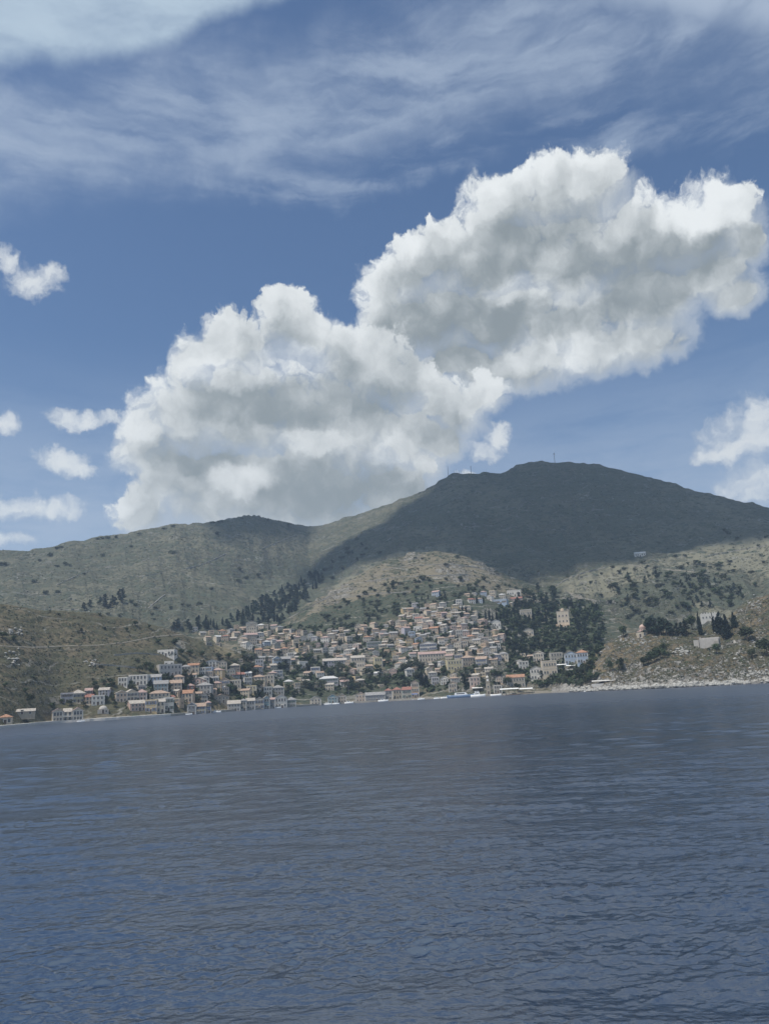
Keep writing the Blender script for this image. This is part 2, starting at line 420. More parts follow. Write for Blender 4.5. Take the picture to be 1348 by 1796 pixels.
# ------------------------------------------------------------------ sea
m_sea, t, b = new_mat("sea water")
pos = t.new("ShaderNodeTexCoord").outputs['Object']
b.inputs['Base Color'].default_value = (0.004, 0.017, 0.045, 1)
ln = t.vec('LENGTH', pos)
t.put(b.inputs['Roughness'], t.mr(ln, 30.0, 350.0, 0.06, 0.32, False)); b.inputs['IOR'].default_value = 2.05; b.inputs['Specular IOR Level'].default_value = 1.0
st = t.vec('MULTIPLY', pos, (0.72, 1.0, 1.0))
n1 = t.noise(st, 1.8, 5, 0.6, 0.4); n2 = t.noise(st, 6.0, 4, 0.6, 0.3); n0 = t.noise(st, 0.30, 6, 0.62)
hgt = t.add(t.add(t.mul(n1, 0.26), t.mul(n2, 0.11)), t.mul(n0, 1.4))
gust = t.mr(t.noise(t.vec('MULTIPLY', pos, (0.35, 1.0, 1.0)), 0.02, 4, 0.6), 0.32, 0.68, 0.55, 1.3)
bp = t.new("ShaderNodeBump"); bp.inputs['Strength'].default_value = 1.0; t.put(bp.inputs['Distance'], t.mul(gust, 0.17)); t.put(bp.inputs['Height'], hgt)
t.put(b.inputs['Normal'], bp.outputs[0])

az_f = np.linspace(R(-36), R(36), 820); az_c = np.linspace(R(36), R(324), 60)[1:-1]
SA = np.concatenate([az_f, az_c]); nA = len(SA)
SR = np.concatenate([9.0 * (900 / 9.0) ** np.linspace(0, 1, 1650), np.array([1100, 1500, 2200, 3000])])
A2, R2 = np.meshgrid(SA, SR, indexing='ij')
X2, Y2 = R2 * np.sin(A2), R2 * np.cos(A2); Z2 = np.zeros_like(X2)
rw = np.random.RandomState(5)
fine = 820
xs, ys, rs = X2[:fine], Y2[:fine], R2[:fine]
cell = np.gradient(SR)[None, :] * np.ones_like(rs)
zf = np.zeros_like(xs); dxf = np.zeros_like(xs); dyf = np.zeros_like(xs)
for k in range(96):
    big_ = k >= 84
    lam = rw.uniform(1.3, 4.0) if big_ else 0.15 * (0.95 / 0.15) ** (rw.rand())
    th = R(94) + rw.randn() * (R(22) if big_ else R(44))
    kv = 2 * math.pi / lam; amp = lam * (0.0040 if big_ else 0.0054) * (0.7 + 0.6 * rw.rand())
    ph = kv * (xs * math.cos(th) + ys * math.sin(th)) + rw.rand() * 6.28
    fade = np.clip(lam / (2.2 * cell) - 1, 0, 1)
    zf += amp * fade * np.cos(ph); sn = amp * fade * np.sin(ph) * 0.5
    dxf -= sn * math.cos(th); dyf -= sn * math.sin(th)
grp = 0.85 + 0.9 * (fbm(xs / 9, ys / 5, 91, 3) - 0.5) * 2
Z2[:fine] = zf * grp; X2[:fine] += dxf * grp; Y2[:fine] += dyf * grp
edge = np.ones(nA)
Z2[0] = 0; Z2[fine - 1] = 0
nR = len(SR)
ii, jj = np.meshgrid(np.arange(nA), np.arange(nR - 1), indexing='ij')
a0 = ii * nR + jj; a1 = ((ii + 1) % nA) * nR + jj
q = np.stack([a0, a0 + 1, a1 + 1, a1], -1).reshape(-1, 4)
vs = np.stack([X2, Y2, Z2], -1).reshape(-1, 3)
ctr = len(vs); vs = np.vstack([vs, [[0, 0, 0]]])
i0 = np.arange(nA); 
me = grid_mesh("sea", vs, q[:, ::-1] if False else q, [m_sea], True)
sea = link("sea", me); tag(sea, kind='structure')
mb = MB(); mb.poly([(9.0 * math.sin(a), 9.0 * math.cos(a), 0.0) for a in np.linspace(0, 2 * math.pi, 60, endpoint=False)], [tuple(range(59, -1, -1))])
near = link("sea_surface", mb.mesh("sea_surface", [m_sea])); tag(near, kind='structure')
near.parent = sea
# ------------------------------------------------------------------ sky
world = bpy.data.worlds.new("World"); scene.world = world; world.use_nodes = True
wt = world.node_tree; wt.nodes.clear(); t = NT(wt)
sky = t.new("ShaderNodeTexSky", sky_type='NISHITA', sun_disc=False)
sky.sun_elevation = SUN_EL; sky.sun_rotation = SUN_AZ
sky.air_density = 1.0; sky.dust_density = 1.2; sky.ozone_density = 1.6; sky.altitude = 0
DIR = t.new("ShaderNodeTexCoord").outputs['Generated']
UNIT = 0.0737
s3 = t.sep(DIR)
az = t.math('ARCTAN2', s3[0], s3[1])
el = t.math('ARCTAN2', s3[2], t.math('SQRT', t.add(t.mul(s3[0], s3[0]), t.mul(s3[1], s3[1]))))
Pv = t.comb(t.mul(az, 1 / UNIT), t.mul(el, 1 / UNIT), 0.0)


def sky_pt(px, py):
    a, te = ray(px, py); return float(a[0]) / UNIT, math.atan(float(te[0])) / UNIT


def blob_group(name, blobs, k=0.55):
    """Height field of a heap of round puffs: 1 in the heart, 0 at the rim."""
    g = bpy.data.node_groups.new(name, 'ShaderNodeTree')
    g.interface.new_socket("P", in_out='INPUT', socket_type='NodeSocketVector')
    g.interface.new_socket("H", in_out='OUTPUT', socket_type='NodeSocketFloat')
    q = NT(g); gi = q.new("NodeGroupInput"); go = q.new("NodeGroupOutput")
    acc = None
    for (px, py, rx, ry) in blobs:
        cx, cy = sky_pt(px, py)
        st = 1.0 / math.cos(cy * UNIT)
        v = q.vec('MULTIPLY', q.vec('SUBTRACT', gi.outputs[0], (cx, cy, 0)), (100.0 / rx / st, 100.0 / ry, 0))
        d = q.vec('DOT_PRODUCT', v, v)
        if acc is None: acc = d
        else:
            n = q.new("ShaderNodeMath", operation='SMOOTH_MIN'); q.put(n.inputs[0], acc); q.put(n.inputs[1], d); n.inputs[2].default_value = k; acc = n.outputs[0]
    q.put(go.inputs[0], q.sub(1.0, acc)); return g


def use_group(g, v):
    n = t.new("ShaderNodeGroup"); n.node_tree = g; t.put(n.inputs[0], v); return n.outputs[0]

_n3 = NT.noise
def _n2(s, *a, **k):
    o = _n3(s, *a, **k); o.node.noise_dimensions = '2D'; return o
t.noise = _n2.__get__(t)
# shared billowing
warp = t.vec('SCALE', t.vec('SUBTRACT', t.noise(Pv, 1.3, 6, 0.6, color=True), (0.5, 0.5, 0.5)), sc=0.62)
warp = t.vec('ADD', warp, t.vec('SCALE', t.vec('SUBTRACT', t.noise(Pv, 5.5, 5, 0.6, color=True), (0.5, 0.5, 0.5)), sc=0.13))
Pw = t.vec('ADD', Pv, warp)


def billow(v):
    vo = t.new("ShaderNodeTexVoronoi", feature='F1', voronoi_dimensions='2D'); t.put(vo.inputs['Vector'], v)
    vo.inputs['Scale'].default_value = 2.1; vo.inputs['Detail'].default_value = 3.0; vo.inputs['Roughness'].default_value = 0.55
    f = t.noise(v, 2.6, 7, 0.62)
    return t.add(t.mul(t.sub(0.42, vo.outputs['Distance']), 0.75), t.mul(t.sub(f, 0.5), 1.1))

SUN2 = Vector((-0.38, 0.92))
def off(v, k): return t.vec('ADD', v, (SUN2.x * k, SUN2.y * k, 0))
B0 = billow(Pw)
def lump(v):
    vo = t.new("ShaderNodeTexVoronoi", feature='SMOOTH_F1', voronoi_dimensions='2D'); t.put(vo.inputs['Vector'], v)
    vo.inputs['Scale'].default_value = 1.25; vo.inputs['Detail'].default_value = 1.0; vo.inputs['Roughness'].default_value = 0.4; vo.inputs['Smoothness'].default_value = 0.6
    return t.add(t.mul(t.sub(0.5, vo.outputs['Distance']), 0.9), t.mul(t.sub(t.noise(v, 1.9, 4, 0.5), 0.5), 0.8))
Ps = t.vec('ADD', Pv, t.vec('SCALE', warp, sc=0.55))
F0 = t.sub(lump(Ps), lump(off(Ps, 0.30)))
soft = t.noise(Pv, 0.62, 4, 0.55)


def cumulus(g, amp, gain, dark, white, grey, rim):
    h0 = t.add(use_group(g, Pw), t.add(t.mul(B0, amp), frizz)); h1 = use_group(g, off(Ps, 0.34))
    hb = use_group(g, off(Ps, 0.95))
    edge_w = t.mul(t.mr(soft, 0.35, 0.65, rim * 0.7, rim * 1.6), t.mr(t.sub(h1, use_group(g, Ps)), -0.02, 0.34, 1.0, 4.5))
    hs = use_group(g, Ps); alpha = t.math('MAXIMUM', t.mr(h0, 0.0, edge_w), t.mr(t.add(hs, t.mul(B0, 0.3)), 0.22, 0.85))
    tau = t.add(t.mul(t.math('MAXIMUM', h1, 0.0), 0.75), t.mul(t.math('MAXIMUM', hb, 0.0), 1.15))
    lit = t.math('EXPONENT', t.mul(tau, -dark))
    L = t.add(t.add(lit, t.mul(F0, gain)), t.add(t.add(t.mul(t.sub(soft, 0.5), 0.5), TONE), t.mul(B0, 0.34)))
    L = t.mr(t.add(L, 0.12), -0.35, 1.30, 0.0, 1.0)
    return alpha, t.mix(L, grey, white)

UPPER = [(1040, 312, 62, 60), (975, 330, 85, 70), (880, 350, 82, 62), (775, 440, 72, 66), (715, 475, 70, 62), (668, 520, 52, 66), (860, 450, 130, 105), (1000, 450, 150, 120), (1130, 420, 110, 88),
         (1215, 405, 100, 80), (1268, 370, 58, 66), (1312, 420, 34, 48), (1250, 480, 78, 58), (1130, 520, 110, 80), (1000, 570, 120, 85), (880, 560, 130, 80), (760, 560, 110, 75), (690, 570, 70, 60),
         (930, 640, 120, 52), (850, 655, 80, 50), (1050, 612, 95, 54), (1140, 598, 78, 46), (1285, 515, 50, 38), (800, 632, 75, 42)]
DARK = [(945, 400, 90, 40), (835, 450, 90, 45), (800, 575, 130, 60), (735, 530, 80, 45), (1085, 490, 130, 60), (1195, 440, 55, 34), (510, 700, 190, 42), (400, 705, 80, 30), (600, 865, 140, 55), (640, 700, 60, 30), (480, 590, 60, 30), (330, 800, 70, 30)]
BRIGHT = [(915, 505, 60, 28), (1010, 515, 50, 30), (403, 655, 80, 28), (558, 775, 70, 26), (425, 842, 60, 26), (735, 818, 45, 34), (520, 640, 70, 36), (985, 625, 110, 34), (1230, 370, 60, 40), (700, 790, 50, 30)]
LOWER = [(505, 560, 75, 66), (410, 600, 88, 70), (335, 630, 48, 62), (560, 590, 70, 52), (620, 620, 80, 66), (700, 665, 88, 58), (775, 700, 62, 50), (320, 725, 110, 90), (250, 770, 70, 62), (450, 710, 190, 130),
         (600, 750, 200, 130), (720, 770, 80, 70), (300, 830, 100, 66), (250, 890, 60, 60), (400, 860, 170, 100), (540, 870, 190, 110), (690, 860, 90, 60), (748, 815, 38, 36), (800, 725, 62, 56), (780, 780, 40, 40), (640, 640, 110, 80), (845, 688, 58, 42)]
PUFFS = [(60, 492, 46, 36), (92, 478, 26, 24), (4, 452, 26, 24), (5, 742, 30, 26), (150, 738, 40, 24), (192, 730, 32, 20), (110, 805, 56, 28), (145, 822, 34, 22), (40, 886, 66, 29), (105, 893, 60, 28), (15, 950, 52, 22), (120, 735, 40, 22),
         (868, 762, 34, 36), (850, 790, 38, 22), (1295, 770, 78, 52), (1345, 740, 72, 60), (1330, 850, 72, 44), (1262, 800, 46, 26), (815, 838, 30, 12)]
gD = blob_group('grey masses', DARK, 0.6); gB = blob_group('bright heads', BRIGHT, 0.4)
Pd = t.vec('ADD', Pv, t.vec('SCALE', warp, sc=1.0))
DK = t.mr(use_group(gD, Pd), -0.7, 0.8); BR = t.mr(use_group(gB, Pd), -0.5, 0.8)
TONE = t.sub(t.mul(BR, 0.40), t.mul(DK, 0.40))
frizz = t.mul(t.sub(t.noise(Pw, 8.0, 4, 0.6), 0.5), 0.20)
gU = blob_group("upper cumulus", UPPER); gL = blob_group("lower cumulus", LOWER); gP = blob_group("small puffs", PUFFS, 0.3)
K = 10.0                                       # clouds are given as radiance; the Background strength is 1 / K
WHITE = (0.82 * K, 0.85 * K, 0.855 * K); GREY = (0.25 * K, 0.285 * K, 0.30 * K)
aU, cU = cumulus(gU, 0.62, 0.45, 0.8, WHITE, GREY, 0.38)
aL, cL = cumulus(gL, 0.62, 0.45, 0.7, tuple(q * 0.95 for q in WHITE), tuple(q * 1.06 for q in GREY), 0.42)
hP = t.add(use_group(gP, Pw), t.add(t.mul(B0, 0.62), frizz)); aP = t.mul(t.mr(hP, -0.05, 1.0), 0.88)
cP = t.mix(t.mr(t.add(hP, t.mul(soft, 0.3)), 0.2, 0.9), tuple(q * 0.8 for q in WHITE), tuple(q * 0.92 for q in WHITE))

# high thin cloud: streaks drawn out along the wind, gathered in bands
def band(pts, lo, hi):
    """Signed distance in el above a line through the points, as a function of az."""
    fc = t.new("ShaderNodeFloatCurve"); cm = fc.mapping; cv = cm.curves[0]
    p = sorted(sky_pt(*q) for q in pts)
    e = [lo, hi]
    X = [(x + 9) / 18 for x, _ in p]; Y = [y / 14 for _, y in p]
    cv.points[0].location = (0, Y[0]); cv.points[1].location = (1, Y[-1])
    for x, y in zip(X, Y): cv.points.new(x, y)
    cm.update()
    t.put(fc.inputs[1], t.math('MULTIPLY_ADD', az, 1 / UNIT / 18, 0.5, clamp=True))
    return t.sub(t.mul(el, 1 / UNIT), t.mul(fc.outputs[0], 14.0))
rot = R(-14)
def streak(sx, sy, ang, seed, detail=7, dist=1.2):
    m = t.new("ShaderNodeMapping"); m.inputs['Rotation'].default_value = (0, 0, ang); m.inputs['Scale'].default_value = (sx, sy, 1); m.inputs['Location'].default_value = (seed, seed * .7, seed)
    t.put(m.inputs['Vector'], t.vec('ADD', Pv, t.vec('SCALE', warp, sc=0.35))); return t.noise(m.outputs[0], 1.0, detail, 0.58, dist)
wob = t.mul(t.sub(t.noise(Pv, 1.1, 4, 0.55), 0.5), 0.9)
s1 = streak(0.28, 1.15, R(-10), 3.1, 6, 0.5); s2 = streak(0.42, 2.6, R(-22), 8.7, 8, 0.3); s3_ = streak(0.7, 2.2, R(18), 14.2, 8, 0.8)
fil = t.add(t.mul(s1, 0.5), t.add(t.mul(s2, 0.32), t.mul(s3_, 0.18)))
d1 = t.add(band([(-300, 190), (0, 128), (60, 112), (100, 117), (180, 108), (260, 96), (320, 80), (365, 52), (430, 30), (505, 2), (600, -90), (900, -300)], 0, 1), t.mul(wob, 0.40))
sheet = t.mul(t.mr(d1, -0.05, 0.30), t.mr(d1, 4.0, 0.3, 0.78, 0.92)); sheet = t.mul(sheet, t.mr(fil, 0.3, 0.62, 0.62, 1.0))
d2 = t.add(band([(-300, 245), (0, 240), (200, 215), (400, 205), (560, 190), (700, 150), (850, 95), (1000, 60), (1200, 40), (1500, 20)], 0, 1), wob)
b2 = t.mul(t.mr(d2, -1.45, -0.15), t.mr(d2, 1.5, 0.15)); wisps = t.mul(b2, t.mr(fil, 0.33, 0.66, 0.12, 0.68))
d3 = t.add(band([(-300, 300), (0, 290), (300, 300), (450, 315), (560, 320), (700, 290), (900, 240), (1150, 225), (1500, 200)], 0, 1), t.mul(wob, 1.2))
b3 = t.mul(t.mr(d3, -0.5, 0.0), t.mr(d3, 1.0, 0.1)); wisps = t.math('MAXIMUM', wisps, t.mul(b3, t.mr(fil, 0.38, 0.68, 0.0, 0.55)))
d4 = t.add(band([(-300, -900), (900, -60), (1000, -10), (1100, 30), (1200, 52), (1300, 66), (1500, 75)], 0, 1), t.mul(wob, 0.4))
wisps = t.math('MAXIMUM', wisps, t.mul(t.mul(t.mr(d4, -0.25, 0.5), t.mr(s1, 0.25, 0.6, 0.65, 1.0)), 0.85))
low = t.mul(t.mr(el, R(26), R(9)), t.mr(fil, 0.30, 0.60, 0.34, 0.78))
veil = t.math('MAXIMUM', wisps, low)

base = t.new("ShaderNodeVectorMath", operation='MULTIPLY'); t.put(base.inputs[0], sky.outputs[0]); base.inputs[1].default_value = (0.68, 0.83, 0.97)
c = t.mix(veil, base.outputs[0], (0.42 * K, 0.50 * K, 0.62 * K))
c = t.mix(sheet, c, (0.47 * K, 0.58 * K, 0.68 * K))
front = t.mr(s3[1], 0.05, 0.25)
c = t.mix(t.mul(aP, front), c, cP)
def halo(g):
    a_ = use_group(g, Ps); b_ = use_group(g, off(Ps, 0.34))
    return t.mul(t.mul(t.mr(t.add(a_, t.mul(B0, 0.5)), -0.42, 0.30), t.mr(t.sub(b_, a_), -0.10, 0.30)), 0.62)
c = t.mix(t.mul(t.math('MAXIMUM', halo(gU), halo(gL)), front), c, (0.50 * K, 0.55 * K, 0.60 * K))
c = t.mix(t.mul(aU, front), c, cU)
c = t.mix(t.mul(aL, front), c, cL)
bg = t.new("ShaderNodeBackground"); t.put(bg.inputs[0], c); bg.inputs[1].default_value = 1 / K
out = t.new("ShaderNodeOutputWorld"); t.put(out.inputs[0], bg.outputs[0])
world.cycles.sampling_method = 'MANUAL'; world.cycles.sample_map_resolution = 512

sd = bpy.data.lights.new("sun", 'SUN'); sd.energy = 4.0; sd.angle = R(0.53); sd.color = (1.0, 0.94, 0.86)
so = bpy.data.objects.new("sun", sd); COL.objects.link(so)
so.rotation_euler = Vector((-SUN[0], -SUN[1], -SUN[2])).to_track_quat('-Z', 'Y').to_euler()
so.location = (-800, 800, 1800)

scene.view_settings.view_transform = 'Standard'; scene.view_settings.look = 'None'
scene.view_settings.exposure = 0.08; scene.view_settings.gamma = 1.0; scene.view_settings.use_curve_mapping = False
scene.cycles.use_denoising = True; scene.cycles.max_bounces = 6; scene.cycles.diffuse_bounces = 2; scene.cycles.glossy_bounces = 3
scene.cycles.transparent_max_bounces = 8; scene.cycles.volume_bounces = 1
# ------------------------------------------------------------------ air
mh = bpy.data.materials.new("haze"); mh.use_nodes = True
ht = NT(mh.node_tree); mh.node_tree.nodes.clear()
pv = ht.new("ShaderNodeVolumePrincipled"); pv.inputs['Color'].default_value = (0.56, 0.73, 0.95, 1); pv.inputs['Density'].default_value = HAZE_DENSITY
pv.inputs['Anisotropy'].default_value = 0.1
ho = ht.new("ShaderNodeOutputMaterial"); ht.put(ho.inputs['Volume'], pv.outputs[0])
mb = MB(); mb.box((0, 0, (GROUND.max() + 40 - 6) / 2), (6600, 6600, GROUND.max() + 40 + 6))
hz = link("haze", mb.mesh("haze", [mh])); tag(hz, kind='stuff')

# ------------------------------------------------------------------ unseen clouds added out of view, outlined to cast the mountain's shade
m_cl, t, b = new_mat("shade cloud white")
b.inputs['Base Color'].default_value = (0.92, 0.93, 0.94, 1); b.inputs['Roughness'].default_value = 1.0; b.inputs['Specular IOR Level'].default_value = 0


def shade_cloud(px_pts, beyond, seed, label, height=5200.0):
    pts = []
    for p in px_pts:
        h = hit(*p)
        if h is None: continue
        k = (height - h[2]) / SUN[2]; pts.append((h[0] + SUN[0] * k, h[1] + SUN[1] * k))
    for (px, py, r) in beyond:
        a, te = ray(px, py); a = float(a[0]); z = 250
        k = (height - z) / SUN[2]; pts.append((r * math.sin(a) + SUN[0] * k, r * math.cos(a) + SUN[1] * k))
    P = np.array(pts); lo = P.min(0) - 150; hi = P.max(0) + 150; st = 22.0
    nx, ny = int((hi[0] - lo[0]) / st), int((hi[1] - lo[1]) / st)
    xx, yy = np.meshgrid(lo[0] + st * np.arange(nx), lo[1] + st * np.arange(ny), indexing='ij')
    wx = xx + 70 * (fbm(xx / 110, yy / 110, seed, 4) - .5); wy = yy + 70 * (fbm(xx / 110, yy / 110, seed + 3, 4) - .5)
    M = in_poly(wx, wy, [tuple(p) for p in P]).astype(float)
    D = M.copy()
    for _ in range(30): D = (D + np.roll(D, 1, 0) + np.roll(D, -1, 0) + np.roll(D, 1, 1) + np.roll(D, -1, 1)) / 5 * M
    top = height + 420 * np.sqrt(D) * (0.5 + 0.9 * fbm(xx / 140, yy / 140, seed + 7, 5)); bot = height - 60 * D - 50 * fbm(xx / 90, yy / 90, seed + 9, 3)
    inside = M > 0
    cellm = inside[:-1, :-1] & inside[1:, :-1] & inside[1:, 1:] & inside[:-1, 1:]
    n = nx * ny; i, j = np.nonzero(cellm); a0 = i * ny + j; a1 = (i + 1) * ny + j
    q = np.vstack([np.stack([a0, a1, a1 + 1, a0 + 1], -1), np.stack([n + a0, n + a0 + 1, n + a1 + 1, n + a1], -1)])
    # rim walls
    cp = np.pad(cellm, 1); rim = []
    for (u, v) in zip(i, j):
        if not cp[u, v + 1]: rim.append((u * ny + v, u * ny + v + 1))
        if not cp[u + 2, v + 1]: rim.append(((u + 1) * ny + v + 1, (u + 1) * ny + v))
        if not cp[u + 1, v]: rim.append(((u + 1) * ny + v, u * ny + v))
        if not cp[u + 1, v + 2]: rim.append((u * ny + v + 1, (u + 1) * ny + v + 1))
    rim = np.array(rim); q = np.vstack([q, np.stack([rim[:, 0], rim[:, 1], rim[:, 1] + n, rim[:, 0] + n], -1)])
    vs = np.vstack([np.stack([xx.ravel(), yy.ravel(), top.ravel()], -1), np.stack([xx.ravel(), yy.ravel(), bot.ravel()], -1)])
    u, inv = np.unique(q, return_inverse=True)
    o = link("cloud", grid_mesh("cloud", vs[u], inv.reshape(-1, 4), [m_cl], True)); tag(o, label, "cloud", kind='structure')

shade_cloud([(1349, 940), (1300, 946), (1260, 953), (1200, 966), (1130, 980), (1060, 992), (1000, 1014), (930, 1020), (905, 1016), (862, 1003), (790, 968), (720, 972), (680, 976), (640, 985), (590, 1010), (545, 1040), (515, 1030), (540, 990), (590, 960), (640, 930), (690, 900), (735, 875), (775, 846)],
            [(790, 830, 1780), (860, 830, 2000), (1000, 830, 2100), (1200, 830, 2050), (1348, 880, 1900), (1600, 880, 1800), (1650, 900, 1400), (1500, 960, 1250)], 301, "broad unseen cloud shaped to shade the mountain")
shade_cloud([(352, 919), (372, 945), (402, 963), (425, 950), (470, 937), (530, 930)], [(530, 900, 1900), (440, 900, 1850), (350, 900, 1780)], 331, "small unseen cloud shaped to shade the ridge")
# ------------------------------------------------------------------ building materials
WALLS = {
    'cream': (.58, .49, .37), 'white': (.66, .62, .55), 'grey': (.42, .395, .36), 'ochre': (.54, .41, .23), 'tan': (.47, .37, .27), 'pink': (.51, .37, .31), 'pale blue': (.36, .43, .52),
    'stone': (.38, .335, .265), 'yellow': (.56, .47, .27), 'peach': (.56, .42, .30), 'teal': (.19, .29, .31), 'blue': (.10, .15, .30), 'red': (.34, .13, .10), 'lilac': (.47, .44, .47), 'dark grey': (.17, .18, .20)}
M_WALL = {k: flat_mat(k + " plaster", v, 0.9, 0.14, 0.5, 0.55) for k, v in WALLS.items()}
ROOFS = {'orange': (.44, .24, .15), 'red': (.36, .17, .13), 'tan': (.45, .33, .25), 'pale': (.50, .45, .39), 'pink': (.47, .33, .29), 'grey': (.34, .33, .32), 'white': (.66, .65, .63)}


def tile_mat(name, col):
    m, t, b = new_mat(name)
    tc = t.new("ShaderNodeTexCoord").outputs['Object']; oi = t.new("ShaderNodeObjectInfo").outputs['Random']
    v = t.vec('ADD', tc, t.comb(t.mul(oi, 57.0), t.mul(oi, 23.0), 0.0))
    w = t.new("ShaderNodeTexWave", wave_type='BANDS', bands_direction='X'); t.put(w.inputs['Vector'], tc); w.inputs['Scale'].default_value = 1.6; w.inputs['Distortion'].default_value = 0.4
    n = t.noise(v, 0.9, 5, 0.65)
    c = t.mix(t.mr(n, 0.3, 0.7), tuple(q * 0.62 for q in col), tuple(q * 1.12 for q in col))
    c = t.mix(t.mul(w.outputs[1], 0.25), c, tuple(q * 0.6 for q in col))
    t.put(b.inputs['Base Color'], c); b.inputs['Roughness'].default_value = 0.85
    bp = t.new("ShaderNodeBump"); bp.inputs['Distance'].default_value = 0.06; t.put(bp.inputs['Height'], w.outputs[1]); t.put(b.inputs['Normal'], bp.outputs[0])
    return m
M_ROOF = {k: tile_mat(k + " roof tiles", v) for k, v in ROOFS.items()}
M_TRIM = flat_mat("pale trim", (.60, .58, .53), 0.8, 0.1)
M_PANE, _t, _b = new_mat("window pane"); _b.inputs['Base Color'].default_value = (.018, .022, .028, 1); _b.inputs['Roughness'].default_value = 0.18
M_SHUT = {k: flat_mat(k + " shutters", c, 0.6, 0.15) for k, c in {'brown': (.09, .055, .035), 'blue': (.06, .10, .22), 'green': (.05, .11, .085), 'grey': (.16, .17, .18)}.items()}
M_DOOR = flat_mat("wooden door", (.08, .05, .035), 0.6, 0.2)
M_STONE = flat_mat("rubble stone", (.34, .315, .27), 0.95, 0.3, 0.9, 0.3)
M_WHITE = flat_mat("white paint", (.78, .78, .76), 0.5, 0.08)
M_CONC = flat_mat("concrete", (.52, .50, .46), 0.9, 0.15, 0.4)
M_AWN = flat_mat("awning canvas", (.76, .75, .72), 0.8, 0.06)
M_METAL = flat_mat("dull metal", (.30, .31, .32), 0.45, 0.1)
M_WOOD = flat_mat("weathered timber", (.14, .10, .07), 0.8, 0.25)


def window_mesh(w, h, shut):
    mb = MB(); y = -0.05
    mb.box((0, 0.0, 0), (w, 0.10, h), 1)
    fw = 0.14
    for sx in (-1, 1): mb.box((sx * (w / 2 + fw / 2), y, 0), (fw, 0.20, h + 2 * fw), 0)
    mb.box((0, y, h / 2 + fw / 2), (w, 0.20, fw), 0); mb.box((0, y - .03, -h / 2 - fw / 2), (w, 0.26, fw), 0)
    mb.box((0, y - .015, 0), (0.07, 0.06, h), 0); mb.box((0, y - .012, h * 0.18), (w, 0.05, 0.06), 0)
    if shut:
        for sx in (-1, 1): mb.box((sx * (w / 2 + fw + w * 0.25), y - .02, 0), (w * 0.48, 0.12, h), 2)
    return mb
WIN = {}
for sk, sm in M_SHUT.items():
    for big in (0, 1):
        for sh in (0, 1):
            WIN[(sk, big, sh)] = window_mesh(1.25 if big else 1.0, 2.1 if big else 1.6, sh).mesh("window", [M_TRIM, M_PANE, sm])
_mb = MB(); _mb.box((0, -.02, 1.15), (1.3, .14, 2.3), 1)
for sx in (-1, 1): _mb.box((sx * .75, -.05, 1.2), (.2, .26, 2.4), 0)
_mb.box((0, -.05, 2.5), (1.9, .3, .2), 0); _mb.box((0, -.11, 1.1), (.06, .06, 2.0), 0)
ME_DOOR = _mb.mesh("door", [M_TRIM, M_DOOR])


def body_mesh(w, d, h, shape, gh, below, steps_=False):
    mb = MB(); x, y = w / 2, d / 2
    b4 = [(-x, -y, -below), (x, -y, -below), (x, y, -below), (-x, y, -below)]; t4 = [(-x, -y, h), (x, -y, h), (x, y, h), (-x, y, h)]
    f = [(0, 1, 5, 4), (1, 2, 6, 5), (2, 3, 7, 6), (3, 0, 4, 7)]
    mb.poly(b4 + t4, f, 0)
    if shape == 'gable':
        mb.face([(-x, -y, h), (x, -y, h), (0, -y, h + gh)]); mb.face([(x, y, h), (-x, y, h), (0, y, h + gh)])
    elif shape == 'side':
        mb.face([(x, -y, h), (x, y, h), (x, 0, h + gh)]); mb.face([(-x, y, h), (-x, -y, h), (-x, 0, h + gh)])
    elif shape == 'flat':
        p = 0.5; tk = 0.25
        mb.face([(-x + tk, -y + tk, h), (x - tk, -y + tk, h), (x - tk, y - tk, h), (-x + tk, y - tk, h)])
        for sx in (-1, 1): mb.box((sx * (x - tk / 2), 0, h + p / 2), (tk, d - 2 * tk, p))
        for sy in (-1, 1): mb.box((0, sy * (y - tk / 2), h + p / 2), (w, tk, p))
    mb.box((0, 0, -below / 2 - 0.15), (w + .16, d + .16, below - .3), 0)
    return mb


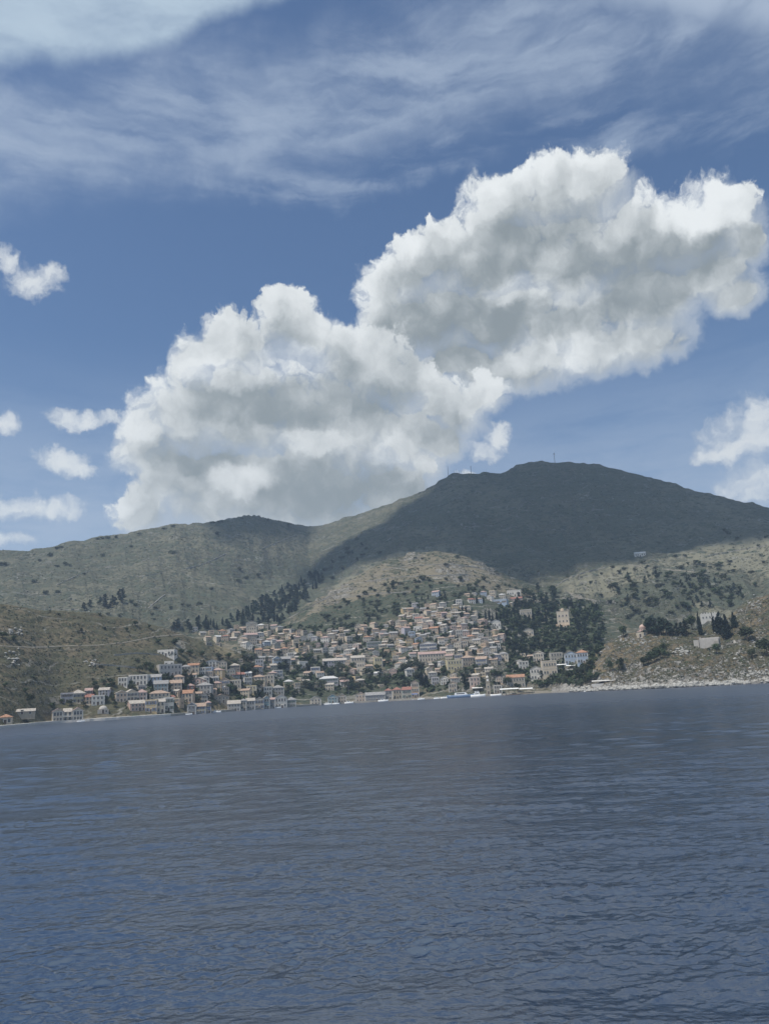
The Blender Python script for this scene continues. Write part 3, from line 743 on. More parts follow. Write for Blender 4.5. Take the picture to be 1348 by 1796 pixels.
def roof_mesh(w, d, h, shape, gh):
    mb = MB(); o = 0.38; tk = 0.2; x, y = w / 2, d / 2
    if shape in ('gable', 'side'):
        if shape == 'side': x, y = y, x
        sl = gh / x; xe = x + o; ze = h - sl * o; ye = y + o
        pr = [(-xe, ze), (0, h + gh), (xe, ze), (xe, ze + tk), (0, h + gh + tk * 1.15), (-xe, ze + tk)]
        pr = [(a, z + 0.02) for a, z in pr]
        A = [(a, -ye, z) for a, z in pr]; B = [(a, ye, z) for a, z in pr]
        if shape == 'side': A = [(-p[1], p[0], p[2]) for p in A]; B = [(-p[1], p[0], p[2]) for p in B]
        mb.poly(A + B, [(0, 1, 4, 5), (1, 2, 3, 4)], 0); mb.poly(B, [(5, 4, 1, 0), (4, 3, 2, 1)], 0)
        mb.poly(A + B, [(0, 6, 7, 1), (1, 7, 8, 2), (2, 8, 9, 3), (3, 9, 10, 4), (4, 10, 11, 5), (5, 11, 6, 0)], 0)
    elif shape == 'hip':
        xe, ye = x + o, y + o; rl = max(0.0, x - y) if x > y else 0.0; rw = max(0.0, y - x) if y > x else 0.0
        b4 = [(-xe, -ye, h + .01), (xe, -ye, h + .01), (xe, ye, h + .01), (-xe, ye, h + .01)]; e4 = [(p[0], p[1], h + tk) for p in b4]
        rg = [(-rl, -rw, h + gh + tk), (rl, rw, h + gh + tk)]
        if rl > 0: fs = [(4, 5, 9, 8), (5, 6, 9), (6, 7, 8, 9), (7, 4, 8)]
        elif rw > 0: fs = [(4, 5, 8), (5, 6, 9, 8), (6, 7, 9), (7, 4, 8, 9)]
        else: rg = [rg[0]]; fs = [(4, 5, 8), (5, 6, 8), (6, 7, 8), (7, 4, 8)]
        mb.poly(b4 + e4 + rg, [(3, 2, 1, 0), (0, 1, 5, 4), (1, 2, 6, 5), (2, 3, 7, 6), (3, 0, 4, 7)] + fs, 0)
    elif shape == 'flat':
        mb.box((0, 0, h + 0.09), (w - .54, d - .54, .14), 0)
    return mb


def cornice_mesh(w, d, h, shape, gh):
    mb = MB(); x, y = w / 2, d / 2
    mb.box((0, -y - .08, h - .16), (w + .34, .16, .28), 0)
    mb.box((0, -y - .055, h * 0.5), (w + .1, .11, .18), 0)
    for sx in (-1, 1): mb.box((sx * (x - .22), -y - .04, h / 2 - .2), (.42, .08, h - .5), 0)
    if shape == 'gable':
        L = math.hypot(x, gh); a = math.atan2(gh, x)
        for sx in (-1, 1):
            c = (sx * x / 2, -y - .08, h + gh / 2 - .12); vs = []
            for u, v in ((-L / 2, -.13), (L / 2, -.13), (L / 2, .13), (-L / 2, .13)):
                px_ = u * math.cos(a) - v * math.sin(a); pz_ = u * math.sin(a) + v * math.cos(a)
                vs.append((c[0] - sx * px_, c[2] + pz_))
            A = [(p, -y - .17, z) for p, z in vs]; B = [(p, -y - .003, z) for p, z in vs]
            fr = (0, 1, 2, 3) if sx < 0 else (3, 2, 1, 0)
            mb.poly(A + B, [fr, (0, 4, 5, 1), (1, 5, 6, 2), (2, 6, 7, 3), (3, 7, 4, 0)], 0)
    return mb

ORD = ['', 'second', 'third', 'fourth', 'fifth', 'sixth', 'seventh', 'eighth', 'ninth', 'tenth', 'eleventh', 'twelfth', 'thirteenth', 'fourteenth', 'fifteenth', 'sixteenth', 'seventeenth', 'eighteenth']
HOUSES = []


def house_meshes(w, d, h, shape, gh, below):
    return (body_mesh(w, d, h, shape, gh, below).mesh("house", [M_WALL['cream']]), roof_mesh(w, d, h, shape, gh).mesh("roof", [M_ROOF['tan']]),
            cornice_mesh(w, d, h, shape, gh).mesh("cornice", [M_TRIM]) if h > 5 else None)


def set_mat(o, m, slot=0):
    o.material_slots[slot].link = 'OBJECT'; o.material_slots[slot].material = m


def build_house(name, meshes, w, d, h, loc, rz, wall, roof, storeys, bays, shut='brown', shutters=0, door=True, scale=1.0, trim=True, side=True):
    body, rf, cn = meshes
    o = link(name, body, None, loc, rz); o.scale = (scale,) * 3; set_mat(o, M_WALL[wall])
    r_ = link("roof", rf, o); set_mat(r_, M_ROOF[roof])
    if cn is not None and trim: link("cornice", cn, o)
    y = -d / 2 - .03; sh = h / storeys
    big = sh > 3.2
    for s_ in range(storeys):
        zc = s_ * sh + sh * (0.56 if s_ else 0.52)
        for k in range(bays):
            xk = (k + 0.5) / bays * (w - 1.0) - (w - 1.0) / 2
            if s_ == 0 and door and k == bays // 2: link("door", ME_DOOR, o, (xk, y, 0)); continue
            link("window", WIN[(shut, int(big), shutters)], o, (xk, y, zc))
        if side:
            for sx in (-1,) if rz < 0.0 else (1,):
                link("window", WIN[(shut, int(big), 0)], o, (sx * (w / 2 + .03), -d * 0.12, zc), sx * math.pi / 2)
    return o


def face_cam(x, y, yaw=0.0): return -math.atan2(x, y) + yaw


def manual(x0, x1, yt, yb, shape, wall, roof, storeys=2, bays=None, yaw=0.0, gh=None, shut='brown', shutters=0, d=None, label=None, lift=0.0, name="house"):
    """A house read off the photograph: its front spans x0..x1 and yt..yb and stands on the ground found there."""
    q = hit((x0 + x1) / 2, yb)
    X, Y, Z, r = q
    w = (x1 - x0) / F * r; tot = (yb - yt) / F * r
    if shape in ('gable', 'side', 'hip'):
        gh = gh or min(0.30 * tot, 0.24 * w + .4, 2.4)
        h = tot - gh
    else: gh = 0; h = tot - .5
    d = d or min(max(w * 0.9, 6.0), 10.0)
    rz = face_cam(X, Y, yaw)
    bays = bays or max(2, int(round(w / 2.7)))
    cx = X - math.sin(rz) * (d / 2); cy = Y + math.cos(rz) * (d / 2)
    ms = house_meshes(w, d, h, shape, gh, 6.0)
    o = build_house(name, ms, w, d, h, (cx, cy, Z + lift), rz, wall, roof, storeys, bays, shut, shutters, True, 1.0, True)
    HOUSES.append(dict(o=o, px=(x0 + x1) / 2, py=(yt + yb) / 2, x0=x0, x1=x1, yt=yt, yb=yb, wall=wall, roof=roof, shape=shape, st=storeys, label=label, row=None))
    return o

WF = [  # waterfront row
    (0, 19, 1256, 1270, 'hip', 'cream', 'orange', 1), (329, 343, 1234, 1254, 'gable', 'dark grey', 'grey', 2), (343.5, 360, 1235, 1252.5, 'side', 'yellow', 'tan', 2), (360.5, 370, 1231, 1252, 'hip', 'blue', 'pink', 2),
    (400, 421, 1230, 1248, 'side', 'grey', 'pale', 2), (421.5, 432, 1227, 1246.5, 'hip', 'stone', 'grey', 2), (432.5, 447, 1226, 1246, 'side', 'grey', 'pale', 2), (447.5, 462.5, 1224, 1244, 'gable', 'cream', 'grey', 2),
    (463, 473, 1222, 1243.5, 'gable', 'teal', 'pale', 2), (473.5, 482, 1225, 1242.5, 'side', 'dark grey', 'pink', 2), (482.5, 503, 1220, 1242, 'gable', 'white', 'pale', 2), (503.5, 519, 1224, 1240.5, 'hip', 'grey', 'grey', 2),
    (545, 563, 1222, 1237, 'gable', 'cream', 'grey', 2), (575, 592, 1218.5, 1234, 'gable', 'teal', 'pale', 2), (592.5, 607.5, 1217.5, 1233.5, 'gable', 'tan', 'pale', 2), (624, 640.5, 1215, 1231.5, 'gable', 'peach', 'tan', 2),
    (641, 675, 1215, 1230.5, 'side', 'dark grey', 'grey', 2), (676, 688, 1208.5, 1227, 'hip', 'grey', 'red', 2), (689.5, 705, 1206.5, 1226, 'hip', 'cream', 'red', 2), (706, 721, 1206, 1225.5, 'side', 'stone', 'red', 2),
    (722, 735, 1195, 1224, 'gable', 'peach', 'pink', 3), (787, 801, 1196, 1214, 'gable', 'tan', 'tan', 2), (866, 880, 1202, 1216, 'flat', 'stone', 'grey', 2), (890, 920, 1184.5, 1206, 'side', 'stone', 'orange', 2)]
UPM = [  # houses one can tell apart higher up
    (108, 127, 1217, 1233, 'flat', 'lilac', 'grey', 2), (128, 148, 1212.5, 1233, 'hip', 'yellow', 'pale', 2), (150, 161, 1209, 1224, 'side', 'red', 'pink', 2), (150.5, 163, 1220, 1235, 'side', 'peach', 'red', 2),
    (162, 182, 1221, 1237, 'flat', 'white', 'grey', 2), (174, 190, 1207.5, 1220, 'side', 'lilac', 'pale', 2), (222, 242, 1211, 1229, 'gable', 'cream', 'pale', 2), (240, 257, 1211, 1229, 'hip', 'pink', 'pink', 2),
    (264, 297, 1212.5, 1229, 'hip', 'cream', 'ochre', 2), (230, 255, 1230, 1247, 'side', 'pink', 'pale', 2), (255.5, 274, 1229, 1250, 'flat', 'ochre', 'pale', 2), (274.5, 289, 1228, 1250, 'side', 'cream', 'pale', 2),
    (288, 304, 1225, 1247, 'flat', 'white', 'white', 2), (227, 257, 1185, 1202, 'flat', 'white', 'white', 2), (257.5, 281, 1184, 1200, 'side', 'pale blue', 'grey', 2), (271, 294, 1195, 1213, 'side', 'teal', 'grey', 2),
    (281, 318, 1166, 1186, 'flat', 'grey', 'white', 2), (289, 304, 1160, 1170, 'flat', 'white', 'white', 1), (277, 305, 1140, 1151, 'flat', 'white', 'white', 1), (299, 318, 1194, 1211, 'side', 'tan', 'tan', 2),
    (319, 337, 1212, 1232, 'side', 'peach', 'orange', 2), (327, 341, 1200, 1212, 'hip', 'red', 'pink', 2), (337, 357, 1189, 1203, 'gable', 'pink', 'pale', 2), (345, 369, 1198, 1218, 'hip', 'grey', 'grey', 2),
    (354, 364, 1217, 1233, 'gable', 'cream', 'grey', 2), (376, 402, 1218.5, 1233, 'gable', 'stone', 'tan', 2), (385, 402, 1190, 1206, 'gable', 'tan', 'tan', 2), (402, 422, 1193, 1207, 'flat', 'cream', 'pale', 2),
    (404, 421, 1164, 1177, 'hip', 'cream', 'pale', 2), (408, 430, 1180, 1192, 'side', 'lilac', 'red', 2), (361, 384, 1157, 1170, 'gable', 'white', 'grey', 2), (433, 449, 1203, 1217, 'flat', 'yellow', 'pale', 2),
    (440, 464, 1184, 1198, 'hip', 'cream', 'tan', 2), (463.5, 480, 1184, 1199, 'flat', 'cream', 'pale', 2), (463, 477, 1205, 1219, 'flat', 'white', 'grey', 2), (477.5, 498, 1202.5, 1218, 'hip', 'grey', 'grey', 2),
    (480, 496, 1175.5, 1187, 'flat', 'white', 'white', 2), (448, 462, 1157, 1170, 'flat', 'lilac', 'grey', 2), (480, 493, 1151.5, 1168, 'gable', 'pale blue', 'white', 2), (494, 510, 1152, 1167, 'side', 'dark grey', 'grey', 2),
    (525, 540, 1160, 1172, 'flat', 'white', 'white', 1), (545, 561, 1170, 1184, 'flat', 'white', 'white', 2), (560, 593, 1186.5, 1201, 'hip', 'lilac', 'white', 2), (567, 608, 1155, 1171, 'side', 'lilac', 'pale', 2),
    (616, 640, 1150, 1168, 'side', 'cream', 'pale', 2), (626, 640, 1163, 1180, 'flat', 'cream', 'white', 2), (657, 671, 1153, 1172, 'flat', 'yellow', 'pale', 2), (643, 668, 1125, 1138, 'flat', 'dark grey', 'grey', 2),
    (713, 727, 1171, 1188, 'hip', 'white', 'grey', 2), (735, 784, 1143, 1160, 'side', 'cream', 'pink', 2), (736, 766, 1125, 1141, 'gable', 'white', 'pale', 2), (757, 770, 1188, 1201, 'flat', 'lilac', 'grey', 2),
    (772, 786, 1187, 1201, 'gable', 'white', 'pale', 2), (797, 811, 1145, 1162, 'gable', 'cream', 'pale', 2), (785, 811, 1158, 1176, 'flat', 'yellow', 'pink', 2), (811, 834, 1150, 1168, 'hip', 'tan', 'tan', 2),
    (834, 853, 1152, 1168, 'side', 'stone', 'tan', 2), (808, 820, 1121, 1136, 'gable', 'tan', 'tan', 2), (725, 740, 1098, 1107, 'flat', 'white', 'white', 1), (752, 768, 1099, 1109, 'side', 'peach', 'orange', 2),
    (824, 842, 1188, 1203, 'flat', 'pink', 'white', 2), (910, 927, 1160, 1174, 'flat', 'white', 'pale', 2), (931, 952, 1169.5, 1193, 'gable', 'white', 'pale', 2), (953, 977, 1160, 1186, 'flat', 'cream', 'white', 2),
    (935, 953, 1143, 1160, 'gable', 'cream', 'pale', 2), (966, 986, 1145, 1160, 'flat', 'stone', 'grey', 2), (889, 913, 1035, 1046, 'flat', 'white', 'white', 1), (864, 888, 1051, 1060, 'flat', 'pale blue', 'pale', 1),
    (893, 915, 1047, 1056, 'side', 'pink', 'red', 1), (862, 878, 1087, 1102, 'gable', 'white', 'white', 1), (919, 935, 1102, 1114, 'gable', 'cream', 'pale', 1), (912, 932, 1069, 1082, 'flat', 'stone', 'pale', 1),
    (432, 450, 1089, 1101, 'gable', 'stone', 'grey', 2), (430, 452, 1110, 1122, 'side', 'peach', 'pink', 2), (433, 450, 1097, 1112, 'gable', 'cream', 'peachy', 2), (383, 396, 1104, 1112, 'hip', 'peach', 'orange', 1)]
for L_, nm in ((WF, 'wf'), (UPM, 'up')):
    for a in L_:
        a = list(a)
        if a[6] not in ROOFS: a[6] = 'tan'
        if a[3] - a[2] <= 0: continue
        manual(*a, yaw=rnd.uniform(-.12, .12) if nm == 'wf' else rnd.uniform(-.3, .3), shut=rnd.choice(list(M_SHUT)), shutters=int(rnd.random() < .3))
        if nm == 'wf': HOUSES[-1]['row'] = 'quay'

# the pale blue mansion with a gable and an orange roof, above the taverna terraces
manual(991, 1012, 1143.5, 1166, 'gable', 'pale blue', 'pale', 2, 4, label="pale blue gabled wing of the mansion beside the headland", d=9)
HOUSES[-1]['label'] = "pale blue gabled mansion with a pale roof, left of the orange-roofed one"
manual(1012.4, 1031, 1141, 1164, 'hip', 'pale blue', 'orange', 2, 4, d=10)
HOUSES[-1]['label'] = "pale blue mansion with an orange hipped roof at the headland's foot"

# two-winged cream mansion on the left quay
def winged_mansion():
    X, Y, Z, r = hit(119, 1266.5); u = r / F
    rz = face_cam(X, Y, 0.05); W = 45 * u; h = 17 * u; gh = 4.6 * u; d = 9.0; ww = 15.5 * u
    mid = body_mesh(W - 2 * ww, d - 1.6, h - .5, 'side', 2.0, 4).mesh("house", [M_WALL['cream']])
    o = link("mansion", mid, None, (X - math.sin(rz) * d / 2, Y + math.cos(rz) * d / 2, Z), rz)
    link("roof", roof_mesh(W - 2 * ww - .9, d - 1.6, h - .5, 'side', 2.0).mesh("roof", [M_ROOF['pale']]), o)
    for sx in (-1, 1):
        x = sx * (W / 2 - ww / 2)
        wing = link("wing", body_mesh(ww, d, h, 'gable', gh, 4).mesh("wing", [M_WALL['cream']]), o, (x, 0, 0))
        link("roof", roof_mesh(ww, d, h, 'gable', gh).mesh("roof", [M_ROOF['pink']]), wing); link("cornice", cornice_mesh(ww, d, h, 'gable', gh).mesh("cornice", [M_TRIM]), wing)
        for s_ in (0, 1):
            for k in (-1, 0, 1): link("window", WIN[('grey', 1, 0)], wing, (k * ww * .28, -d / 2 - .03, h * (.27 + .5 * s_)))
    for s_ in (0, 1):
        for k in (-1, 1): link("window", WIN[('grey', 1, 0)], o, (k * 1.3, -d / 2 + .77, h * (.27 + .46 * s_)))
    mb = MB(); mb.box((0, -d / 2 - .1, h * .5), (W - 2 * ww - .1, 1.7, .2))
    for k in range(9): mb.box(((k - 4) * (W - 2 * ww - .6) / 8, -d / 2 - .85, h * .5 + .5), (.08, .08, .8))
    mb.box((0, -d / 2 - .85, h * .5 + .95), (W - 2 * ww - .3, .12, .1))
    link("balcony", mb.mesh("balcony", [M_WHITE]), o)
    tag(o, "cream two-winged mansion with twin pediments on the quay below the scrubby hill", "mansion")
winged_mansion()

# ------------------------------------------------------------------ the rest of the town, house by house
PROTO = []
for (w, d, h, shape, gh, st) in ((8.0, 8.5, 6.4, 'gable', 1.9, 2), (9.5, 8.0, 6.2, 'hip', 1.8, 2), (9.0, 7.5, 5.8, 'side', 1.7, 2), (7.2, 7.5, 6.6, 'flat', 0, 2), (6.5, 6.5, 3.4, 'flat', 0, 1), (7.5, 6.5, 3.5, 'side', 1.5, 1), (7.5, 8.0, 8.8, 'gable', 1.8, 3), (6.0, 7.5, 5.8, 'gable', 1.6, 2)):
    PROTO.append((house_meshes(w, d, h, shape, gh, 6.0), w, d, h, shape, gh, st))
OCC = [(hh['x0'] - .5, hh['x1'] + .5, hh['yt'], hh['yb']) for hh in HOUSES] + [(96, 142, 1242, 1268), (975, 1001, 1065, 1100)]
ZONES = [  # polygon, columns step, row step, chance
    ([(395, 1106), (430, 1098), (480, 1102), (560, 1112), (640, 1104), (690, 1092), (715, 1068), (760, 1062), (815, 1068), (850, 1090), (880, 1108), (885, 1160), (840, 1178), (700, 1166), (600, 1160), (480, 1160), (430, 1140), (400, 1122)], 9.6, 6.3, 0.95),
    ([(440, 1158), (600, 1156), (720, 1160), (850, 1176), (880, 1200), (840, 1204), (690, 1204), (610, 1210), (440, 1226)], 14.5, 9.5, 0.6),
    ([(205, 1195), (300, 1180), (440, 1158), (440, 1226), (330, 1240), (215, 1240)], 13.0, 9.0, 0.6),
    ([(715, 1066), (760, 1045), (880, 1040), (900, 1062), (830, 1070), (760, 1064)], 16, 8.5, 0.5),
    ([(880, 1110), (905, 1150), (990, 1140), (990, 1160), (900, 1180), (880, 1170)], 15, 10, 0.35),
    ([(330, 1108), (400, 1104), (400, 1124), (380, 1140), (340, 1122)], 13, 7.5, 0.5)]
PAL = [('cream', 13), ('grey', 6), ('tan', 6), ('white', 9), ('stone', 6), ('peach', 5), ('pink', 3), ('ochre', 3), ('lilac', 3), ('yellow', 2), ('pale blue', 2)]
RPAL = [('pale', 9), ('tan', 8), ('grey', 5), ('pink', 4), ('orange', 2), ('white', 3), ('red', 1)]
def pick(p):
    s_ = rnd.uniform(0, sum(w for _, w in p))
    for k, w in p:
        s_ -= w
        if s_ <= 0: return k
    return p[0][0]
n_fill = 0; CAND = []
for poly, dx, dy, ch in ZONES:
    xs_ = [p[0] for p in poly]; ys_ = [p[1] for p in poly]
    yy_ = min(ys_); row = 0
    while yy_ < max(ys_):
        xx_ = min(xs_) + (row % 2) * dx / 2
        while xx_ < max(xs_):
            px = xx_ + rnd.uniform(-.3, .3) * dx; py = yy_ + rnd.uniform(-.4, .4) * dy - (px - 600) * 0.02
            xx_ += dx * rnd.uniform(0.85, 1.2)
            if rnd.random() > ch or not bool(in_poly(px, py, poly)): continue
            if n_fill + len(HOUSES) > 5000: continue
            q = hit(px, py)
            if q is None or q[3] > 1080: continue
            pr = rnd.choice(PROTO[:6] if rnd.random() < .93 else PROTO)
            ms, w, d, h, shape, gh, st = pr; sc = rnd.uniform(.72, 1.0); k = F / q[3] * sc
            x0, x1, yt = px - w * k / 2, px + w * k / 2, py - (h + gh) * k
            bad = False
            for (a0_, a1_, b0_, b1_) in OCC:
                ox = min(x1, a1_) - max(x0, a0_); oy = min(py, b1_) - max(yt, b0_)
                if ox > 0 and oy > 0 and ox * oy > 0.34 * min((x1 - x0) * (py - yt), (a1_ - a0_) * (b1_ - b0_)): bad = True; break
            if bad: continue
            OCC.append((x0, x1, yt, py))
            rz = face_cam(q[0], q[1], rnd.gauss(0.0, .35))
            wall, roof = pick(PAL), pick(RPAL)
            if shape == 'flat': roof = rnd.choice(['white', 'pale', 'grey', 'pale'])
            CAND.append((w * k * (h + gh) * k, ms, w, d, h, shape, st, sc, q, rz, wall, roof, px, py, yt, x0, x1))
        yy_ += dy; row += 1
CAND.sort(key=lambda c: -c[0]); N_THINGS = 298 - len(HOUSES)
DIST = MB(); D_MATS = [M_WALL['cream'], M_WALL['grey'], M_WALL['tan'], M_WALL['stone'], M_WALL['peach'], M_ROOF['pale'], M_ROOF['tan'], M_ROOF['grey'], M_PANE]
for i, (ar, ms, w, d, h, shape, st, sc, q, rz, wall, roof, px, py, yt, x0, x1) in enumerate(CAND):
    loc = (q[0] - math.sin(rz) * d / 2 * sc, q[1] + math.cos(rz) * d / 2 * sc, q[2] - .3)
    if i < N_THINGS:
        o = build_house("house", ms, w, d, h, loc, rz, wall, roof, st, 3 if w > 7 else 2, rnd.choice(list(M_SHUT)), 0, st > 1, sc, rnd.random() < .5, False)
        HOUSES.append(dict(o=o, px=px, py=(py + yt) / 2, x0=x0, x1=x1, yt=yt, yb=py, wall=wall, roof=roof, shape=shape, st=st, label=None, row=None))
    else:
        M = Matrix.Translation(loc) @ Matrix.Rotation(rz, 4, 'Z') @ Matrix.Scale(sc, 4); wi, ri = rnd.randrange(5), 5 + rnd.randrange(3)
        for me_, mi in ((ms[0], wi), (ms[1], ri)): DIST.poly([M @ v.co for v in me_.vertices], [tuple(p.vertices) for p in me_.polygons], mi)
        for s_ in range(st):
            for kx in (-1, 0, 1):
                b2 = MB(); b2.box((kx * w * .28, -d / 2 - .01, (s_ + .55) * h / st), (1.0, .12, 1.5)); DIST.poly([M @ Vector(v) for v in b2.v], b2.f, 8)
o = link("distant_houses", DIST.mesh("distant_houses", D_MATS)); tag(o, "the smallest far houses filling the upper town", None, None, 'stuff')
# ------------------------------------------------------------------ vegetation
def leaf_mat(name, col):
    m, t, b = new_mat(name)
    tc = t.new("ShaderNodeTexCoord").outputs['Object']; oi = t.new("ShaderNodeObjectInfo").outputs['Random']
    n = t.noise(t.vec('ADD', tc, t.comb(t.mul(oi, 77.0), 0.0, t.mul(oi, 31.0))), 0.55, 3, 0.6)
    c = t.mix(t.mr(n, 0.3, 0.7), tuple(q * 0.6 for q in col), tuple(q * 1.5 for q in col))
    hs = t.new("ShaderNodeHueSaturation"); t.put(hs.inputs['Hue'], t.add(0.47, t.mul(oi, 0.05))); t.put(hs.inputs['Value'], t.add(0.7, t.mul(oi, 0.6))); t.put(hs.inputs['Color'], c)
    t.put(b.inputs['Base Color'], hs.outputs[0]); b.inputs['Roughness'].default_value = 0.8; b.inputs['Specular IOR Level'].default_value = 0.2
    return m
M_BARK = flat_mat("bark", (.09, .07, .05), 0.95, 0.3)
M_LEAF = leaf_mat("broad leaves", (.050, .066, .032)); M_OLIVE = leaf_mat("olive leaves", (.075, .088, .055)); M_CYP = leaf_mat("cypress needles", (.012, .019, .014)); M_PINE = leaf_mat("pine needles", (.026, .039, .026)); M_SCRUB = leaf_mat("scrub leaves", (.062, .07, .042))


def crown_mesh(kind, seed, n, leaf):
    """A crown as leaf sprays spread through uneven clumps; unit height 1 above the ground."""
    rs = np.random.RandomState(seed); mb = MB(); cl = []
    if kind == 'round':
        for _ in range(9):
            a = rs.rand() * 6.28; q = rs.rand() ** .5 * .30; cl.append((q * math.cos(a), q * math.sin(a), .42 + rs.rand() * .36, .15 + .12 * rs.rand(), .12 + .09 * rs.rand()))
    elif kind == 'cypress':
        for i in range(9):
            z = .08 + .86 * i / 8; w = .115 * (math.sin(min(1, (z + .12) * 1.05) * math.pi) ** .6) * (1.02 - .35 * z) + .012
            cl.append((rs.randn() * .012, rs.randn() * .012, z, w, .085))
    elif kind == 'pine':
        for i in range(10):
            z = .25 + .68 * i / 9; w = .25 * (1.08 - z) ** .8 + .05; a = rs.rand() * 6.28; q = w * .55
            cl.append((q * math.cos(a), q * math.sin(a), z, w * .8, .085)); 
    else:
        for _ in range(6):
            a = rs.rand() * 6.28; q = rs.rand() * .42; cl.append((q * math.cos(a), q * math.sin(a), .25 + rs.rand() * .30, .30, .26))
    for _ in range(n):
        c = cl[rs.randint(len(cl))]; d = rs.randn(3); d /= np.linalg.norm(d); q = rs.rand() ** .4
        p = np.array([c[0] + d[0] * c[3] * q, c[1] + d[1] * c[3] * q, max(.02, c[2] + d[2] * c[4] * q)])
        u = rs.randn(3); u /= np.linalg.norm(u); v = np.cross(u, d + .3 * rs.randn(3)); v /= np.linalg.norm(v) + 1e-6
        s1, s2 = leaf * (.6 + .8 * rs.rand()), leaf * (.5 + .6 * rs.rand())
        if kind == 'cypress': u = np.array([.15 * rs.randn(), .15 * rs.randn(), 1.0]); s1 *= 1.6; s2 *= .6; v = np.array([math.cos(q * 40), math.sin(q * 40), .1])
        mb.face([p - u * s1 - v * s2 * .5, p + v * s2, p + u * s1, p - v * s2])
    return mb


def trunk_mesh(kind, seed):
    rs = np.random.RandomState(seed); mb = MB()
    top = {'round': .55, 'cypress': .5, 'pine': .85, 'shrub': .3}[kind]; r0 = {'round': .035, 'cypress': .022, 'pine': .028, 'shrub': .03}[kind]
    mb.tube((0, 0, -.12), (.01, .01, top), r0, r0 * .45)
    for k in range(4 if kind in ('round', 'pine') else 2):
        a = rs.rand() * 6.28; z = top * (.5 + .12 * k); l = .22 if kind != 'cypress' else .05
        mb.tube((0, 0, z), (l * math.cos(a), l * math.sin(a), z + .16), r0 * .5, r0 * .2, 5)
    return mb
CROWN = {}; TRUNK = {}; WHOLE = {}
for kind, mat, n, leaf in (('round', M_LEAF, 430, .055), ('olive', M_OLIVE, 400, .05), ('cypress', M_CYP, 620, .032), ('pine', M_PINE, 560, .040), ('shrub', M_SCRUB, 130, .10)):
    g = 'round' if kind == 'olive' else kind
    CROWN[kind] = []; TRUNK[kind] = []; WHOLE[kind] = []
    for v in range(4):
        c = crown_mesh(g, 100 + v * 13 + len(kind), n, leaf); tk = trunk_mesh(g, 50 + v)
        CROWN[kind].append(c.mesh("crown", [mat])); TRUNK[kind].append(tk.mesh("trunk", [M_BARK]))
        w = MB(); w.poly(c.v, c.f, 0); w.poly(tk.v, tk.f, 1); WHOLE[kind].append(w.mesh(kind + "_tree", [mat, M_BARK]))
KNAME = {'round': 'broadleaf_tree', 'olive': 'olive_tree', 'cypress': 'cypress_tree', 'pine': 'pine_tree', 'shrub': 'shrub'}
TREES = []


def plant(kind, px, py, hpx, wid=1.0, zone=None, label=None, parts=None, lean=0.0):
    q = hit(px, py)
    if q is None: return None
    H = hpx / F * q[3]; v = rnd.randrange(4)
    sc = (H * wid, H * wid * rnd.uniform(.9, 1.1), H)
    if parts is None: parts = hpx > 13
    if parts:
        o = link(KNAME[kind], None, None, q[:3], rnd.uniform(0, 6.28)); o.scale = sc; o.empty_display_size = 0.2
        link("trunk", TRUNK[kind][v], o); link("crown", CROWN[kind][v], o)
    else:
        o = link(KNAME[kind], WHOLE[kind][v], None, q[:3], rnd.uniform(0, 6.28)); o.scale = sc
    TREES.append(dict(o=o, kind=kind, px=px, py=py, h=hpx, zone=zone, label=label, x=q[0], y=q[1])); return o


def on_house(px, py):
    return any(x0 + 1 < px < x1 - 1 and yt + 1 < py < yb + 1.0 for x0, x1, yt, yb in OCC)


def scatter(poly, n, kinds, h0, h1, zone, wid=(.8, 1.2), avoid=True, mind=3.0):
    xs_ = [p[0] for p in poly]; ys_ = [p[1] for p in poly]; done = []; tries = 0
    while len(done) < n and tries < n * 40:
        tries += 1
        px, py = rnd.uniform(min(xs_), max(xs_)), rnd.uniform(min(ys_), max(ys_))
        if not bool(in_poly(px, py, poly)): continue
        if avoid and on_house(px, py - 2): continue
        if any(abs(px - a) < mind and abs(py - b) < mind * .7 for a, b in done): continue
        done.append((px, py)); plant(rnd.choice(kinds), px, py, rnd.uniform(h0, h1), rnd.uniform(*wid), zone)

# headland trees, one by one
for (px, py, h, w, kd, lab) in ((1228, 1114, 37, .95, 'cypress', "tall slender dark cypress standing alone in front of the pale ruined hall"), (1252, 1110, 31, .9, 'cypress', "slender cypress rising left of the big rounded cypress clump by the pale wall"),
                                (1264, 1111, 33, 2.6, 'cypress', "broad rounded dark cypress behind the pale retaining wall"), (1275, 1120, 37, 2.3, 'cypress', "dark cypress at the right end of the pale retaining wall"), (1287, 1101, 24, 2.2, 'cypress', "lone cypress right of the pale wall, against the rocky slope"),
                                (1310, 1124, 26, 1.25, 'round', "round dark tree on the bare slope at the right edge of the headland"), (1213, 1104, 25, 1.05, 'round', "round dark tree between the hedge of pines and the tall slender cypress"),
                                (1093, 1117, 20, 1.15, 'round', "round dark tree left of the pink domed church"), (1345, 1150, 30, 1.2, 'round', "dark tree cut by the right edge of the picture"), (1319, 1154, 17, .9, 'round', "small dark tree low on the right slope of the headland"),
                                (1090, 1176, 24, .9, 'round', "bushy green tree on the lower left slope of the headland"), (1070, 1178, 20, .8, 'round', "smaller green tree left of the bushy one on the lower headland slope"), (1256, 1146, 17, 1.1, 'round', "dark tree at the foot of the pale retaining wall"),
                                (1146, 1104, 24, 1.5, 'pine', "tallest dark pine just right of the pink domed church")):
    plant(kd, px, py, h, w, 'headland', lab, True)
for i, px in enumerate((1135, 1142, 1149, 1157, 1163, 1171, 1178, 1187, 1196, 1203)):
    plant('pine', px, 1113 + rnd.uniform(-1, 2), rnd.uniform(17, 31), rnd.uniform(0.95, 1.5), 'pine hedge by the pink dome', None, True)
